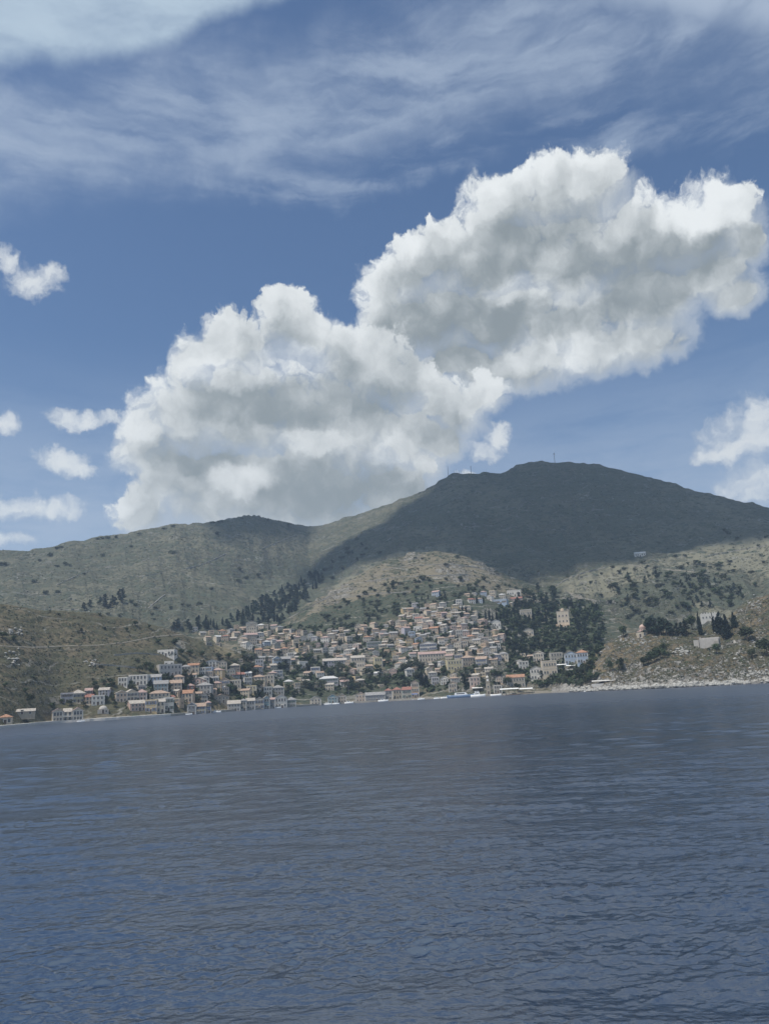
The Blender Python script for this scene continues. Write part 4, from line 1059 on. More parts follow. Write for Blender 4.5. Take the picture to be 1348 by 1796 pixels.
for px, py, h in ((1128, 1168, 16), (1137, 1166, 17), (1147, 1162, 20), (1158, 1157, 22), (1165, 1150, 22), (1150, 1152, 18), (1140, 1157, 16)):
    plant('round', px, py, h, 1.05, 'thicket in the headland gully', None, True)
# cypress groves and woods
scatter([(895, 1062), (915, 1040), (960, 1036), (1000, 1055), (1050, 1075), (1062, 1110), (1050, 1130), (1006, 1112), (1004, 1070), (972, 1066), (960, 1085), (900, 1080)], 52, ['pine', 'cypress', 'pine', 'round'], 11, 19, 'dark grove behind the domed church', (1.0, 1.5), True, 5)
scatter([(880, 1100), (900, 1086), (972, 1096), (1004, 1112), (1050, 1132), (1020, 1150), (960, 1142), (905, 1150), (885, 1130)], 48, ['round', 'pine', 'round'], 10, 17, 'dark wood below the domed church', (1.0, 1.45), True, 5)
for px in (852, 858, 864, 871, 877, 884, 890, 897, 903, 910): plant('cypress', px, 1088 + rnd.uniform(-3, 3), rnd.uniform(14, 20), 1.2, 'row of cypresses above the upper town')
for px in (928, 935, 943, 951, 958): plant('cypress', px, 1091 + rnd.uniform(-2, 2), rnd.uniform(14, 19), 1.5, 'cypresses of the hillside graveyard')
for px, py in ((831, 1058), (836, 1057), (842, 1056), (848, 1056), (811, 1073), (817, 1074)): plant('cypress', px, py, rnd.uniform(10, 15), 1.3, 'cypresses on the upper terraces')
scatter([(385, 1098), (430, 1072), (470, 1050), (500, 1038), (520, 1030), (545, 1045), (512, 1078), (490, 1095), (440, 1098)], 48, ['pine', 'pine', 'cypress'], 11, 17, 'dark pines in the valley behind the town', (1.2, 1.7), True, 5)
scatter([(300, 1104), (345, 1092), (400, 1092), (400, 1104), (345, 1112)], 16, ['pine', 'pine', 'cypress'], 11, 18, 'pines behind the left shoulder of the town', (1.2, 1.6), True, 5)
scatter([(145, 1072), (160, 1062), (190, 1050), (216, 1040), (218, 1056), (190, 1070)], 14, ['pine'], 10, 14, 'small pine wood behind the near left hill', (1.2, 1.7), False, 4)
scatter([(560, 1005), (600, 975), (650, 950), (660, 965), (600, 1010), (540, 1042)], 14, ['pine', 'shrub'], 6, 10, 'scattered trees in the shaded valley', (1.2, 1.6), False, 6)
scatter([(1045, 1050), (1080, 1015), (1150, 1000), (1250, 1010), (1330, 1040), (1290, 1064), (1150, 1075)], 46, ['round', 'pine'], 8, 14, 'slope behind the headland', (1.0, 1.5), False, 6)
scatter([(560, 1100), (640, 1062), (760, 1035), (860, 1040), (800, 1066), (700, 1088)], 34, ['round', 'pine', 'olive'], 7, 11, 'terraced hill above the town', (1.0, 1.5), True, 6)
# trees among the houses
scatter([(440, 1150), (600, 1150), (720, 1165), (850, 1176), (885, 1195), (840, 1206), (690, 1206), (610, 1216), (545, 1222), (440, 1226)], 64, ['round', 'round', 'round', 'olive'], 9, 16, 'gardens of the lower town', (.95, 1.35))
scatter([(205, 1190), (300, 1150), (440, 1150), (440, 1222), (330, 1240), (215, 1240), (110, 1250), (60, 1252)], 52, ['round', 'olive', 'round'], 8, 15, 'gardens below the near left hill', (.95, 1.35))
scatter([(400, 1105), (560, 1112), (690, 1095), (760, 1062), (850, 1085), (880, 1150), (840, 1176), (600, 1156), (440, 1145)], 46, ['round', 'olive', 'cypress'], 6, 11, 'gardens of the upper town', (1.0, 1.4))
scatter([(880, 1215), (890, 1180), (960, 1190), (1040, 1165), (1050, 1190), (1030, 1206), (960, 1211)], 30, ['round', 'olive', 'round'], 9, 16, 'gardens around the tavernas by the headland', (.95, 1.3))
plant('cypress', 423, 1205, 24, .95, 'town', "slim black cypress beside the pink and cream houses left of the town", True)
plant('cypress', 739, 1202, 25, 2.2, 'town', "big dark cypress above the quay, right of the tall peach house", True)
plant('cypress', 747, 1203, 21, 2.2, 'town', "second big dark cypress above the quay, right of its taller neighbour", True)
plant('pine', 803 + 12, 1205, 22, 1.6, 'town', "dark spreading pine behind the clock tower quay", True)
scatter([(440, 1160), (600, 1156), (720, 1170), (850, 1180), (880, 1196), (840, 1208), (690, 1208), (610, 1218), (440, 1228)], 34, ['olive', 'olive', 'pine'], 11, 18, 'gardens of the lower town', (1.1, 1.6))
scatter([(225, 1200), (330, 1170), (440, 1160), (440, 1226), (330, 1240)], 22, ['olive', 'pine'], 10, 16, 'gardens below the near left hill', (1.0, 1.5))
scatter([(400, 1110), (560, 1116), (690, 1100), (760, 1070), (850, 1090), (880, 1150), (840, 1176), (600, 1156), (440, 1145)], 30, ['olive', 'pine'], 7, 12, 'gardens of the upper town', (1.1, 1.5))
scatter([(400, 1096), (440, 1070), (500, 1036), (560, 1004), (585, 1000), (550, 1040), (512, 1080), (485, 1098)], 52, ['pine', 'pine', 'cypress'], 10, 17, 'dark pines in the valley behind the town', (1.3, 1.9), True, 4)
# bushes one can tell apart on the open slopes
for (px, py, h, w) in ((308, 1132, 13, 1.3), (277, 1129, 10, 1.3), (237, 1098, 10, 1.4), (212, 1082, 7, 1.3), (222, 1108, 9, 1), (143, 1110, 9, .9), (183, 1104, 7, 1), (53, 1235, 18, .9), (45, 1215, 9, 1.2), (10, 1206, 9, 1.2), (167, 1206, 12, 1.0), (208, 1178, 9, 1), (242, 1160, 8, 1.2), (178, 1170, 6, 1.2),
                       (270, 1088, 6, 1.2), (175, 1079, 6, 1.3), (190, 1078, 6, 1.4), (305, 1128, 7, 1), (103, 1079, 5, 1.5), (262, 1103, 9, .8), (5, 1120, 12, 1.5), (25, 1124, 9, 1.5), (60, 1190, 8, 1.3)):
    plant('round' if h > 8 else 'shrub', px, py, h, w, 'near left hill')
for px, py in ((70, 985), (100, 995), (115, 992), (122, 993), (60, 1022), (230, 960), (181, 976), (303, 971), (371, 1035), (272, 1068), (268, 1078), (230, 1057), (215, 1048), (102, 1040), (82, 1042), (5, 992), (12, 993), (381, 938), (320, 1062), (330, 1064), (453, 1012), (430, 1016), (418, 1020), (465, 1006), (148, 1008), (88, 976), (420, 1000), (300, 1068), (240, 1064), (350, 1060), (626, 948), (666, 972), (610, 965)):
    plant('shrub', px, py, rnd.uniform(6, 10), rnd.uniform(.9, 1.4), 'far left ridge')
for px in (100, 108, 172, 180, 190, 206, 245, 288, 304, 370, 376, 384, 390, 424, 470, 505, 1275, 1270, 1278, 1290): plant('shrub', px, (np.interp(px, [100, 172, 210, 245, 304, 384, 424, 470, 505, 1270, 1290], [962, 945, 942, 937, 923, 915, 909, 912, 921, 930, 945])) + 1.5, rnd.uniform(4.5, 7.5), 1.4, 'skyline of the far ridge')
scatter([(560, 1080), (640, 1035), (720, 1012), (860, 1015), (880, 1035), (820, 1055), (740, 1050), (690, 1085), (600, 1105)], 80, ['shrub', 'round', 'shrub'], 5, 9, 'terraced hill above the town', (1.1, 1.6), True, 4)
scatter([(1040, 1055), (1060, 1010), (1130, 985), (1260, 990), (1348, 1010), (1300, 1060), (1200, 1072), (1100, 1090)], 95, ['shrub', 'round', 'shrub'], 5, 10, 'slope behind the headland', (1.1, 1.6), False, 5)
scatter([(700, 975), (800, 975), (960, 1030), (1000, 1010), (1348, 940), (1348, 990), (1100, 1000), (960, 1050)], 26, ['shrub'], 4, 7, 'sunny upper slopes', (1.1, 1.5), False, 6)
print("trees", len(TREES))

# low scrub and stones over all the slopes: nobody could count these
def tufts(name, mat, n, regions, size, quads, label, flatv=.6, seed=3):
    rs = np.random.RandomState(seed); mb = MB()
    for _ in range(n):
        poly = regions[rs.randint(len(regions))] if regions else [(0, 930), (1348, 930), (1348, 1205), (0, 1275)]
        xs_ = [p[0] for p in poly]; ys_ = [p[1] for p in poly]
        px, py = rs.uniform(min(xs_), max(xs_)), rs.uniform(min(ys_), max(ys_))
        if not bool(in_poly(px, py, poly)) or on_house(px, py): continue
        q = hit(px, py)
        if q is None: continue
        s_ = size * (.5 + 1.1 * rs.rand()) * (q[3] / 800) ** .7; c = np.array(q[:3])
        for _k in range(quads):
            d = rs.randn(3); d[2] = abs(d[2]); d /= np.linalg.norm(d); p = c + d * s_ * np.array([1, 1, flatv]) * rs.rand() ** .4
            u = rs.randn(3); u /= np.linalg.norm(u); v = np.cross(u, rs.randn(3)); v /= np.linalg.norm(v); k1 = s_ * (.35 + .3 * rs.rand())
            mb.face([p - u * k1, p + v * k1 * .8, p + u * k1, p - v * k1 * .8])
    o = link(name, mb.mesh(name, [mat])); tag(o, label, None, None, 'stuff'); return o
R_LAND = [[(0, 1062), (130, 1074), (300, 1104), (430, 1150), (330, 1180), (210, 1200), (100, 1235), (0, 1260)], [(0, 965), (300, 925), (540, 930), (500, 1040), (330, 1095), (200, 1080), (0, 1060)],
          [(500, 1095), (560, 1045), (700, 970), (860, 990), (960, 1040), (880, 1060), (760, 1050), (600, 1108)], [(970, 1050), (1100, 990), (1348, 940), (1348, 1035), (1250, 1080), (1060, 1120)],
          [(1035, 1160), (1100, 1112), (1240, 1102), (1348, 1045), (1348, 1185), (1000, 1205)], [(600, 960), (780, 840), (960, 815), (1348, 895), (1348, 935), (900, 1010), (700, 965)]]
tufts("undergrowth", M_SCRUB, 14000, R_LAND, 0.85, 6, "low dark scrub dotted over the dry slopes")
tufts("town_greenery", M_LEAF, 4400, [[(220, 1190), (440, 1150), (720, 1160), (880, 1180), (880, 1205), (600, 1222), (220, 1245)], [(400, 1105), (700, 1090), (760, 1060), (860, 1085), (880, 1160), (600, 1158)], [(870, 1060), (1050, 1055), (1060, 1130), (1030, 1200), (890, 1200)]], 2.3, 11, "shrubs and hedges filling the gaps between the houses", .9, 5)

m_rock = flat_mat("pale limestone", (.36, .35, .32), 0.95, 0.55, 0.7, 0.4)
def rock_into(mb, c, s_, rs):
    n = 7; rings = []
    for k, (z, w) in enumerate(((-.5, .7), (-.05, 1.0), (.4, .72), (.62, .3))):
        rings.append([(c[0] + s_ * (w * (.7 + .5 * rs.rand())) * math.cos(6.283 * j / n), c[1] + s_ * (w * (.7 + .5 * rs.rand())) * math.sin(6.283 * j / n), c[2] + s_ * (z * .8 + .2 * rs.rand())) for j in range(n)])
    mb.ring_loft(rings)
rs = np.random.RandomState(11); mb = MB(); nb = 0
for _ in range(2300):
    px = rs.uniform(1000, 1360); base = np.interp(px, [1000, 1040, 1110, 1180, 1260, 1348], [1213.5, 1212, 1208.5, 1205.5, 1201.5, 1197.5])
    if rs.rand() < .55: py = base - abs(rs.randn()) * 3.4
    else: py = base - rs.rand() ** 1.6 * 95
    q = hit(px, py)
    if q is None or which(q[0], q[1]) != 4: continue
    if py >= base - 6 and rs.rand() > 2.6 * (fbm(np.array(q[0] / 17), np.array(q[1] / 17), 92, 3) - .30): continue
    if py < base - 6 and fbm(np.array(q[0] / 11), np.array(q[1] / 11), 88, 3) < .61: continue
    rock_into(mb, q[:3], (.35 + 1.0 * rs.rand() ** 2.5) * (1.9 if py > base - 7 else 1.0), rs)
for cx, cy, n_, sx, sy in ((1195, 1141, 60, 14, 5), (1320, 1060, 60, 16, 12), (1320, 1180, 60, 20, 5), (1110, 1125, 50, 25, 6), (20, 1108, 40, 18, 7), (22, 1150, 30, 16, 14), (160, 1162, 25, 12, 5), (250, 1062, 25, 20, 12), (1330, 1130, 25, 12, 8)):
    for _ in range(n_):
        q = hit(cx + rs.randn() * sx * .6, cy + rs.randn() * sy * .6)
        if q: rock_into(mb, q[:3], .4 + 1.1 * rs.rand() ** 2, rs)
o = link("rubble", mb.mesh("rubble", [m_rock])); tag(o, "pale broken limestone along the shore and over the headland", None, None, 'stuff')
# ------------------------------------------------------------------ quays, paths and walls
def strip_path(pts, width, lift, name, mat, label=None, cat=None, kind=None, height=0.0, stepm=4.0, wob=.25):
    """A ribbon (path) or low wall that follows the ground along picked points."""
    P = []
    for a, c in zip(pts[:-1], pts[1:]):
        n = max(2, int(math.hypot(c[0] - a[0], c[1] - a[1]) / 2.5))
        for k in range(n): P.append((a[0] + (c[0] - a[0]) * k / n, a[1] + (c[1] - a[1]) * k / n))
    P.append(pts[-1]); Q = [h for h in (hit(*p) for p in P) if h]
    S = [Q[0]]
    for q in Q[1:]:
        if math.hypot(q[0] - S[-1][0], q[1] - S[-1][1]) < 60: S.append(q)
    mb = MB(); L = []
    for i, q in enumerate(S):
        a = S[max(0, i - 1)]; c = S[min(len(S) - 1, i + 1)]; dx, dy = c[0] - a[0], c[1] - a[1]; l = math.hypot(dx, dy) or 1; nx, ny = -dy / l, dx / l
        w = width * (1 + wob * rnd.uniform(-1, 1)) / 2; hh = height * (1 + wob * rnd.uniform(-1, 1))
        pa = (q[0] + nx * w, q[1] + ny * w); pb = (q[0] - nx * w, q[1] - ny * w)
        if height: za, zb = q[2] - .8, q[2] + hh; L.append([(pa[0], pa[1], za), (pb[0], pb[1], za), (pb[0], pb[1], zb), (pa[0], pa[1], zb)])
        else: L.append([(pa[0], pa[1], ground(*pa) + lift), (pb[0], pb[1], ground(*pb) + lift), (pb[0], pb[1], ground(*pb) - .6), (pa[0], pa[1], ground(*pa) - .6)])
    mb.ring_loft(L); o = link(name, mb.mesh(name, [mat])); tag(o, label, cat, None, kind); return o
M_PATH = flat_mat("pale dirt", (.20, .18, .145), 0.95, 0.2, 0.3)
M_WALLST = flat_mat("dry stone", (.30, .28, .24), 0.95, 0.3, 0.6)
for pts, w in (([(0, 1133), (60, 1136), (120, 1133), (170, 1132), (220, 1127), (270, 1117), (320, 1113)], 1.0), ([(90, 1232), (118, 1229), (160, 1236)], 2.5), ([(990, 1036), (1010, 1046), (1030, 1051), (1050, 1054)], 3.0), ([(1100, 990), (1140, 996), (1180, 1000), (1240, 1006)], 3.0)):
    strip_path(pts, w, .25, "path", M_PATH, None, None, 'structure')
for pts, hgt, lab in (([(100, 1026), (118, 1018), (135, 1010), (158, 1002)], 1.8, "pale stone wall climbing the far left ridge above the near hill"), ([(262, 1066), (275, 1055), (290, 1043)], 2.0, "stone wall running up beside the small pine wood"),
                      ([(325, 998), (350, 992), (372, 983), (396, 972)], 2.2, "long pale wall crossing the middle of the far ridge"), ([(240, 1012), (268, 1008), (285, 1005)], 1.6, "short pale terrace wall on the far ridge left of the long wall"),
                      ([(460, 962), (490, 950), (520, 938)], 2.0, "wall slanting up towards the saddle of the ridge"), ([(508, 1084), (530, 1072), (556, 1058), (590, 1040)], 1.8, "wall edging the left flank of the dry terraced hill"),
                      ([(600, 1050), (640, 1042), (690, 1040), (720, 1038)], 1.6, "lowest long terrace wall on the dry hill above the town"), ([(640, 1020), (700, 1012), (760, 1010), (820, 1008)], 1.6, "middle long terrace wall on the dry hill above the town"),
                      ([(670, 1000), (720, 992), (790, 990), (840, 996)], 1.6, "topmost long terrace wall on the dry hill above the town"), ([(970, 1030), (1000, 1013), (1030, 1003), (1060, 996)], 2.0, "pale wall rising along the ridge right of the dark grove"),
                      ([(1000, 1044), (1024, 1050), (1046, 1055)], 2.2, "white road wall beside the grove"), ([(1240, 975), (1290, 966), (1340, 958)], 1.8, "terrace wall on the sunlit slope at the right"), ([(140, 1070), (100, 1069), (75, 1069)], 1.5, "dark stone wall along the crest of the near left hill"),
                      ([(200, 1150), (240, 1146), (280, 1149)], 1.5, "terrace wall above the white houses on the near hill"), ([(160, 1165), (200, 1168), (240, 1172)], 1.5, "terrace wall halfway down the near hill")):
    strip_path(pts, .8, 0, "stone_wall", M_WALLST, lab, "wall", None, hgt * .6)


def quay(p0, p1, name, label, depth=7.0, top=1.75, mat=None):
    mb = MB(); L = []
    for px in np.linspace(p0, p1, max(6, int((p1 - p0) / 6))):
        a = float(ray(px, np.interp(px, [p[0] for p in SHORE], [p[1] for p in SHORE]))[0][0]); r = float(np.interp(a, AZ, SHORE_R)); s_, c_ = math.sin(a), math.cos(a)
        L.append([(r * s_ - .8 * s_, r * c_ - .8 * c_, -2), ((r - .8) * s_, (r - .8) * c_, top), ((r + depth) * s_, (r + depth) * c_, top + .06), ((r + depth) * s_, (r + depth) * c_, -2)])
    mb.ring_loft(L); o = link(name, mb.mesh(name, [mat or M_CONC])); tag(o, label, "quay")
quay(-60, 158, "quay", "pale concrete quay in front of the two-winged cream mansion", 6, 1.5)
quay(158.4, 300, "quay", "long pale quay below the houses at the foot of the near hill", 9, 1.5)
quay(300.4, 560, "quay", "dark stone quay under the tall waterfront houses", 6, 1.5, M_STONE)
quay(560.4, 860, "quay", "stone quay along the harbour front towards the clock tower", 8, 1.5, M_STONE)
quay(966, 1008, "jetty", "dark low jetty at the foot of the headland gardens", 4, 1.3, M_STONE)


def at(px, py, yaw=0.0):
    X, Y, Z, r = hit(px, py); return X, Y, Z, r, face_cam(X, Y, yaw)


def lantern_dome(mb, r, z, n=20, m=0):
    mb.lathe([(r * math.cos(a), z + r * .95 * math.sin(a)) for a in np.linspace(0, 1.45, 9)], (0, 0, 0), n, m)

# church with a small dome above the grove
X, Y, Z, r, rz = at(988, 1097); u = r / F
w, h = 20 * u, 24 * u
mb = MB(); mb.box((0, 4.5, h / 2 - 2), (w, 9, h + 4)); mb.box((0, 4.5, h + .15), (w + .5, 9.4, .3))
ch = link("church", mb.mesh("church", [M_WALL['cream']]), None, (X, Y, Z), rz)
mb = MB(); mb.lathe([(1.9, 0), (1.9, 1.2), (2.05, 1.25), (2.05, 1.4)], (0, 4.5, h + .3), 16); lb = MB()
drum = link("drum", mb.mesh("drum", [M_WALL['cream']]), ch)
mb = MB(); lantern_dome(mb, 2.0, 0); link("dome", mb.mesh("dome", [M_WALL['tan']]), ch, (0, 4.5, h + 1.7))
for k in range(3):
    for z in (.3, .68): link("window", WIN[('brown', 1, 0)], ch, ((k - 1) * w * .3, -.03, h * z))
mb = MB()
for k in range(4): mb.box(((k - 1.5) * w * .3, -.12, h / 2), (.35, .24, h - .02))
link("pilasters", mb.mesh("pilasters", [M_TRIM]), ch)
mb = MB(); mb.box((0, -2.5, -1.2), (w + 5, 5, 3.2)); mb.box((-w / 2 - 1.0, -1.2, 1.0), (2, 2.4, 1.2)); link("terrace", mb.mesh("terrace", [M_WALL['peach']]), ch)
tag(ch, "tall cream church with small dome in front of the dark grove", "church")

# pink domed church on the headland
X, Y, Z, r, rz = at(1126, 1117, .1); u = r / F
w, h = 17 * u, 10 * u
mb = MB(); mb.box((0, 4, h / 2 - 2), (w, 8, h + 4)); ch = link("church", mb.mesh("church", [M_WALL['cream']]), None, (X, Y, Z - .5), rz)
mb = MB(); mb.poly(*([(-w / 2 - .3, -.3, h + .02), (w / 2 + .3, -.3, h + .02), (w / 2 + .3, 8.3, h + .02), (-w / 2 - .3, 8.3, h + .02), (-w * .1, 4, h + 1.3), (w * .3, 4, h + 1.3)], [(0, 1, 5, 4), (1, 2, 5), (2, 3, 4, 5), (3, 0, 4), (3, 2, 1, 0)])); link("roof", mb.mesh("roof", [M_ROOF["pink"]]), ch)
dx = w * .22; rd = 6.2 * u
mb = MB(); mb.lathe([(rd, 0), (rd, 2.4), (rd * 1.06, 2.45), (rd * 1.06, 2.75)], (dx, 5.5, h + .3), 20); dr = link("drum", mb.mesh("drum", [M_WALL['pink']]), ch)
for k in range(5): a = -1.57 + (k - 2) * .55; link("window", WIN[('brown', 0, 0)], dr, (dx + (rd + .02) * math.cos(a), 5.5 + (rd + .02) * math.sin(a), h + 1.55), a + math.pi / 2).scale = (.55, .6, .8)
mb = MB(); lantern_dome(mb, rd * 1.02, 0, 24); mb.box((0, 0, rd + .5), (.14, .14, 1.4)); mb.box((0, 0, rd + .75), (.7, .1, .12)); link("dome", mb.mesh("dome", [M_WALL['pink']], True), ch, (dx, 5.5, h + 3.06))
link("door", ME_DOOR, ch, (-w * .2, -.03, .5)); link("window", WIN[('brown', 0, 0)], ch, (w * .2, -.03, h * .55))
tag(ch, "small church with a pink dome among dark trees atop the headland", "church")

# pale retaining wall and terrace on the headland
X, Y, Z, r, rz = at(1252, 1131, -.18); u = r / F
mb = MB(); mb.box((-2 * u, 1.5, 6 * u - 2), (29 * u, 3, 12 * u + 4)); mb.box((-2 * u, 4.2, 9 * u), (30 * u, 2.4, 11 * u)); mb.box((-22.2 * u, 3.5, 6 * u), (8 * u, 3.4, 12 * u))
wl = link("retaining_wall", mb.mesh("retaining_wall", [M_WALL['grey']]), None, (X - 6 * u, Y, Z - 1), rz)
mb = MB(); mb.box((10 * u, -1.4, 3.5 * u), (7 * u, 2.6, 9 * u)); link("shed", mb.mesh("shed", [M_STONE]), wl)
tag(wl, "pale grey retaining wall in two tiers below the headland cypresses", "wall")
# white ruined hall
X, Y, Z, r, rz = at(1245, 1089, -.1); u = r / F
mb = MB(); w, h = 29 * u, 12 * u
mb.box((0, .3, h / 2 - 1.5), (w, .6, h + 3)); mb.box((0, 5, h / 2 - 1.8), (w - .1, .6, h * .8)); mb.box((-w / 2 + .3, 2.65, h / 2 - 1.5), (.58, 4.1, h + 2)); mb.box((w / 2 - .3, 2.65, h / 2 - 1.5), (.58, 4.1, h + 1.6))
for k in range(7): mb.box(((k - 3) * w / 7.4, .3, h + .45), (w / 14, .62, .9 + .5 * (k % 3)))
rh = link("ruined_hall", mb.mesh("ruined_hall", [M_CONC]), None, (X, Y, Z), rz)
for k in range(5): link("window", WIN[('grey', 1, 0)], rh, ((k - 2) * w / 5.6, -.03, h * .5))
tag(rh, "pale roofless hall with a jagged top between two headland cypresses", "ruin")
# low white chapel high on the slope
X, Y, Z, r, rz = at(1123, 976, .1); u = r / F
ms = house_meshes(18 * u, 6, 6.0 * u, 'side', 2.0 * u, 5)
o = build_house("chapel", ms, 18 * u, 6, 6 * u, (X, Y + 3, Z), rz, 'white', 'white', 1, 5); tag(o, "long low whitish chapel alone on the slope under the shaded mountain", "chapel")

# clock tower on the quay
X, Y, Z, r, rz = at(856.5, 1217.5); u = r / F; H = 31 * u
mb = MB(); mb.box((0, 0, H * .32 - 1), (3.6, 3.6, H * .64 + 2)); mb.box((0, 0, H * .645), (4.1, 4.1, .4)); mb.box((0, 0, H * .64 + H * .1 + .2), (2.9, 2.9, H * .2)); mb.box((0, 0, H * .64 + H * .2 + .35), (3.4, 3.4, .3))
ct = link("clock_tower", mb.mesh("clock_tower", [M_WALL['stone']]), None, (X, Y, Z), rz)
mb = MB(); mb.lathe([(1.2, 0), (1.15, .9), (.7, 1.5), (.12, 1.9), (.08, 2.8)], (0, 0, 0), 12); link("cupola", mb.mesh("cupola", [M_WALL['white']]), ct, (0, 0, H * .84 + .52))
mb = MB(); mb.lathe([(.85, 0), (.85, .08)], (0, 0, 0), 20); cf = link("clock_face", mb.mesh("clock_face", [M_WHITE]), ct, (0, -1.46, H * .75)); cf.rotation_euler = (R(90), 0, 0)
link("door", ME_DOOR, ct, (0, -1.83, .2)); link("window", WIN[('brown', 0, 0)], ct, (0, -1.83, H * .4))
tag(ct, "slim stone clock tower with a white cupola on the harbour quay", "clock tower")

# waterside taverna: deck, posts and long white awnings
def awning(px0, px1, py, hpx, label, deck=True, depth=6.0, yaw=0.0, name="awning_shelter", mat=None):
    X, Y, Z, r, rz = at((px0 + px1) / 2, py, yaw); u = r / F; w = (px1 - px0) * u; h = hpx * u
    mb = MB(); mb.box((0, depth / 2, -1.0), (w + 1, depth + 1, 2.3)); o = link(name, mb.mesh("deck", [M_WOOD if deck else M_CONC]), None, (X, Y, Z), rz)
    n = max(2, int(w / 3.5))
    for k in range(n + 1):
        for y in (.2, depth - .2):
            pm = MB(); pm.box((0, 0, h / 2), (.16, .16, h - .3)); link("post", pm.mesh("post", [M_WOOD]), o, ((k / n - .5) * (w - .4), y, .15))
    mb = MB(); hw = w / 2 + .4
    mb.ring_loft([[(-hw, -.5, h - .25), (-hw, depth + .4, h + .55), (-hw, depth + .4, h + .65), (-hw, -.5, h - .12)], [(hw, -.5, h - .25), (hw, depth + .4, h + .55), (hw, depth + .4, h + .65), (hw, -.5, h - .12)]])
    link("canopy", mb.mesh("canopy", [mat or M_AWN]), o)
    mb = MB()
    for k in range(n): mb.lathe([(.06, 0), (.06, .68), (.5, .7), (.5, .75)], ((k + .5) / n * (w - 1) - w / 2 + .5, depth * .45, .16), 8)
    link("tables", mb.mesh("tables", [M_WOOD]), o); tag(o, label, "taverna"); return o
awning(878, 908, 1218, 9, "waterside taverna under a long white awning at the beach's left end")
awning(912, 933, 1216, 7.5, "smaller waterside taverna under a flat white awning right of the long one")
awning(978, 992, 1172, 6, "little white awning on the terrace left of the pale blue mansion", False, 5)
awning(994, 1014, 1173, 5.5, "grey-white awning below the pale blue mansion's windows", False, 5)
awning(829, 846, 1216, 9, "white tented terrace behind the yachts beside the clock tower", False, 5)
awning(1040, 1074, 1199, 4.5, "low flat-roofed shelter at the water's edge under the headland", False, 4, 0, "shelter", M_CONC)
awning(295, 304, 1238, 9, "white dome-like awning on the quay front at the end of the near hill's houses", False, 4)
# a low shed on the left
X, Y, Z, r, rz = at(32, 1253); u = r / F; ms = house_meshes(48 * u, 6, 4 * u, 'side', 3.5 * u, 3)
o = build_house("shed", ms, 48 * u, 6, 4 * u, (X - math.sin(rz) * 3, Y + math.cos(rz) * 3, Z), rz, 'stone', 'pale', 1, 4, trim=False); tag(o, "long low shed with a pale roof above the left end of the quay", "shed")
# domed stone chapel near the mansion
X, Y, Z, r, rz = at(181, 1252); u = r / F
mb = MB(); mb.box((0, 2.5, 2 * u), (17 * u, 5, 9 * u)); o = link("chapel", mb.mesh("chapel", [M_WALL['grey']]), None, (X, Y, Z), rz)
mb = MB(); lantern_dome(mb, 6.8 * u, 0); link("dome", mb.mesh("dome", [M_WALL['grey']], True), o, (0, 2.5, 6.51 * u)); link("door", ME_DOOR, o, (0, -.03, .2)); link("window", WIN[('grey', 0, 0)], o, (2, -.03, 1.6))
tag(o, "small grey domed stone chapel right of the two-winged mansion", "chapel")

# ------------------------------------------------------------------ boats
M_HULLB = flat_mat("blue hull paint", (.13, .19, .29), 0.35, 0.05); M_GLASS = M_PANE
def hull(mb, L, B, H, m=0, sheer=.25, n=9):
    rings = []
    for i in range(n):
        s_ = i / (n - 1); x = (s_ - .5) * L; bw = B / 2 * (math.sin(min(1, (s_ * .85 + .28)) * math.pi / 2) if s_ < .5 else max(.03, (1 - ((s_ - .5) * 2) ** 2.4))); zt = H * (1 + sheer * (2 * s_ - .8) ** 2)
        rings.append([(x, -bw, zt), (x, -bw * .86, 0), (x, -bw * .25, -H * .45), (x, bw * .25, -H * .45), (x, bw * .86, 0), (x, bw, zt)])
    mb.ring_loft(rings, m)


def boat(px, L, head, label, cat, mast=0.0, blue=False, cabin=True, H=None, off=3.0, name="motor_boat", decks=1):
    py = float(np.interp(px, [p[0] for p in SHORE], [p[1] for p in SHORE])); a = float(ray(px, py)[0][0]); r = float(np.interp(a, AZ, SHORE_R)) - .8 - off
    H = H or .14 * L; B = .32 * L if L < 15 else .22 * L
    mb = MB(); hull(mb, L, B, H); o = link(name, mb.mesh("hull", [M_HULLB if blue else M_WHITE], True), None, (r * math.sin(a), r * math.cos(a), 0.02), -a + head)
    tag(o, label, cat, None)
    if cabin:
        for k in range(decks):
            mb = MB(); l, ww, ch = L * (.42 - .1 * k), B * (.62 - .1 * k), max(.9, H * .9)
            mb.ring_loft([[(-l / 2, -ww / 2, 0), (l * .5, -ww / 2, 0), (l * .5, ww / 2, 0), (-l / 2, ww / 2, 0)], [(-l * .46, -ww * .44, ch), (l * .34, -ww * .44, ch), (l * .34, ww * .44, ch), (-l * .46, ww * .44, ch)]])
            c = link("cabin", mb.mesh("cabin", [M_WHITE]), o, (-L * .06, 0, H * 1.0 + k * ch))
            mb = MB()
            for sy in (-1, 1): mb.box((-.02 * L, sy * ww * .475, ch * .58), (l * .6, .06, ch * .36))
            link("window", mb.mesh("window", [M_GLASS]), c)
    else:
        mb = MB(); mb.box((-L * .05, 0, H * .7), (L * .12, B * .8, .12)); link("thwart", mb.mesh("thwart", [M_WOOD]), o)
    if mast:
        mb = MB(); mb.tube((0, 0, H * .8), (0, 0, mast), .11, .07); mb.tube((0, 0, H + 1.1), (-L * .38, 0, H + 1.2), .07, .06); mb.tube((0, 0, mast * .97), (L * .47, 0, H * 1.2), .02, .02, 4); link("mast", mb.mesh("mast", [M_METAL]), o)
    return o
boat(142, 4.6, .1, "small white motor boat moored at the mansion's quay", "boat")
boat(331, 5.0, .1, "small white boat tied up below the dark gabled waterfront house", "boat", cabin=False)
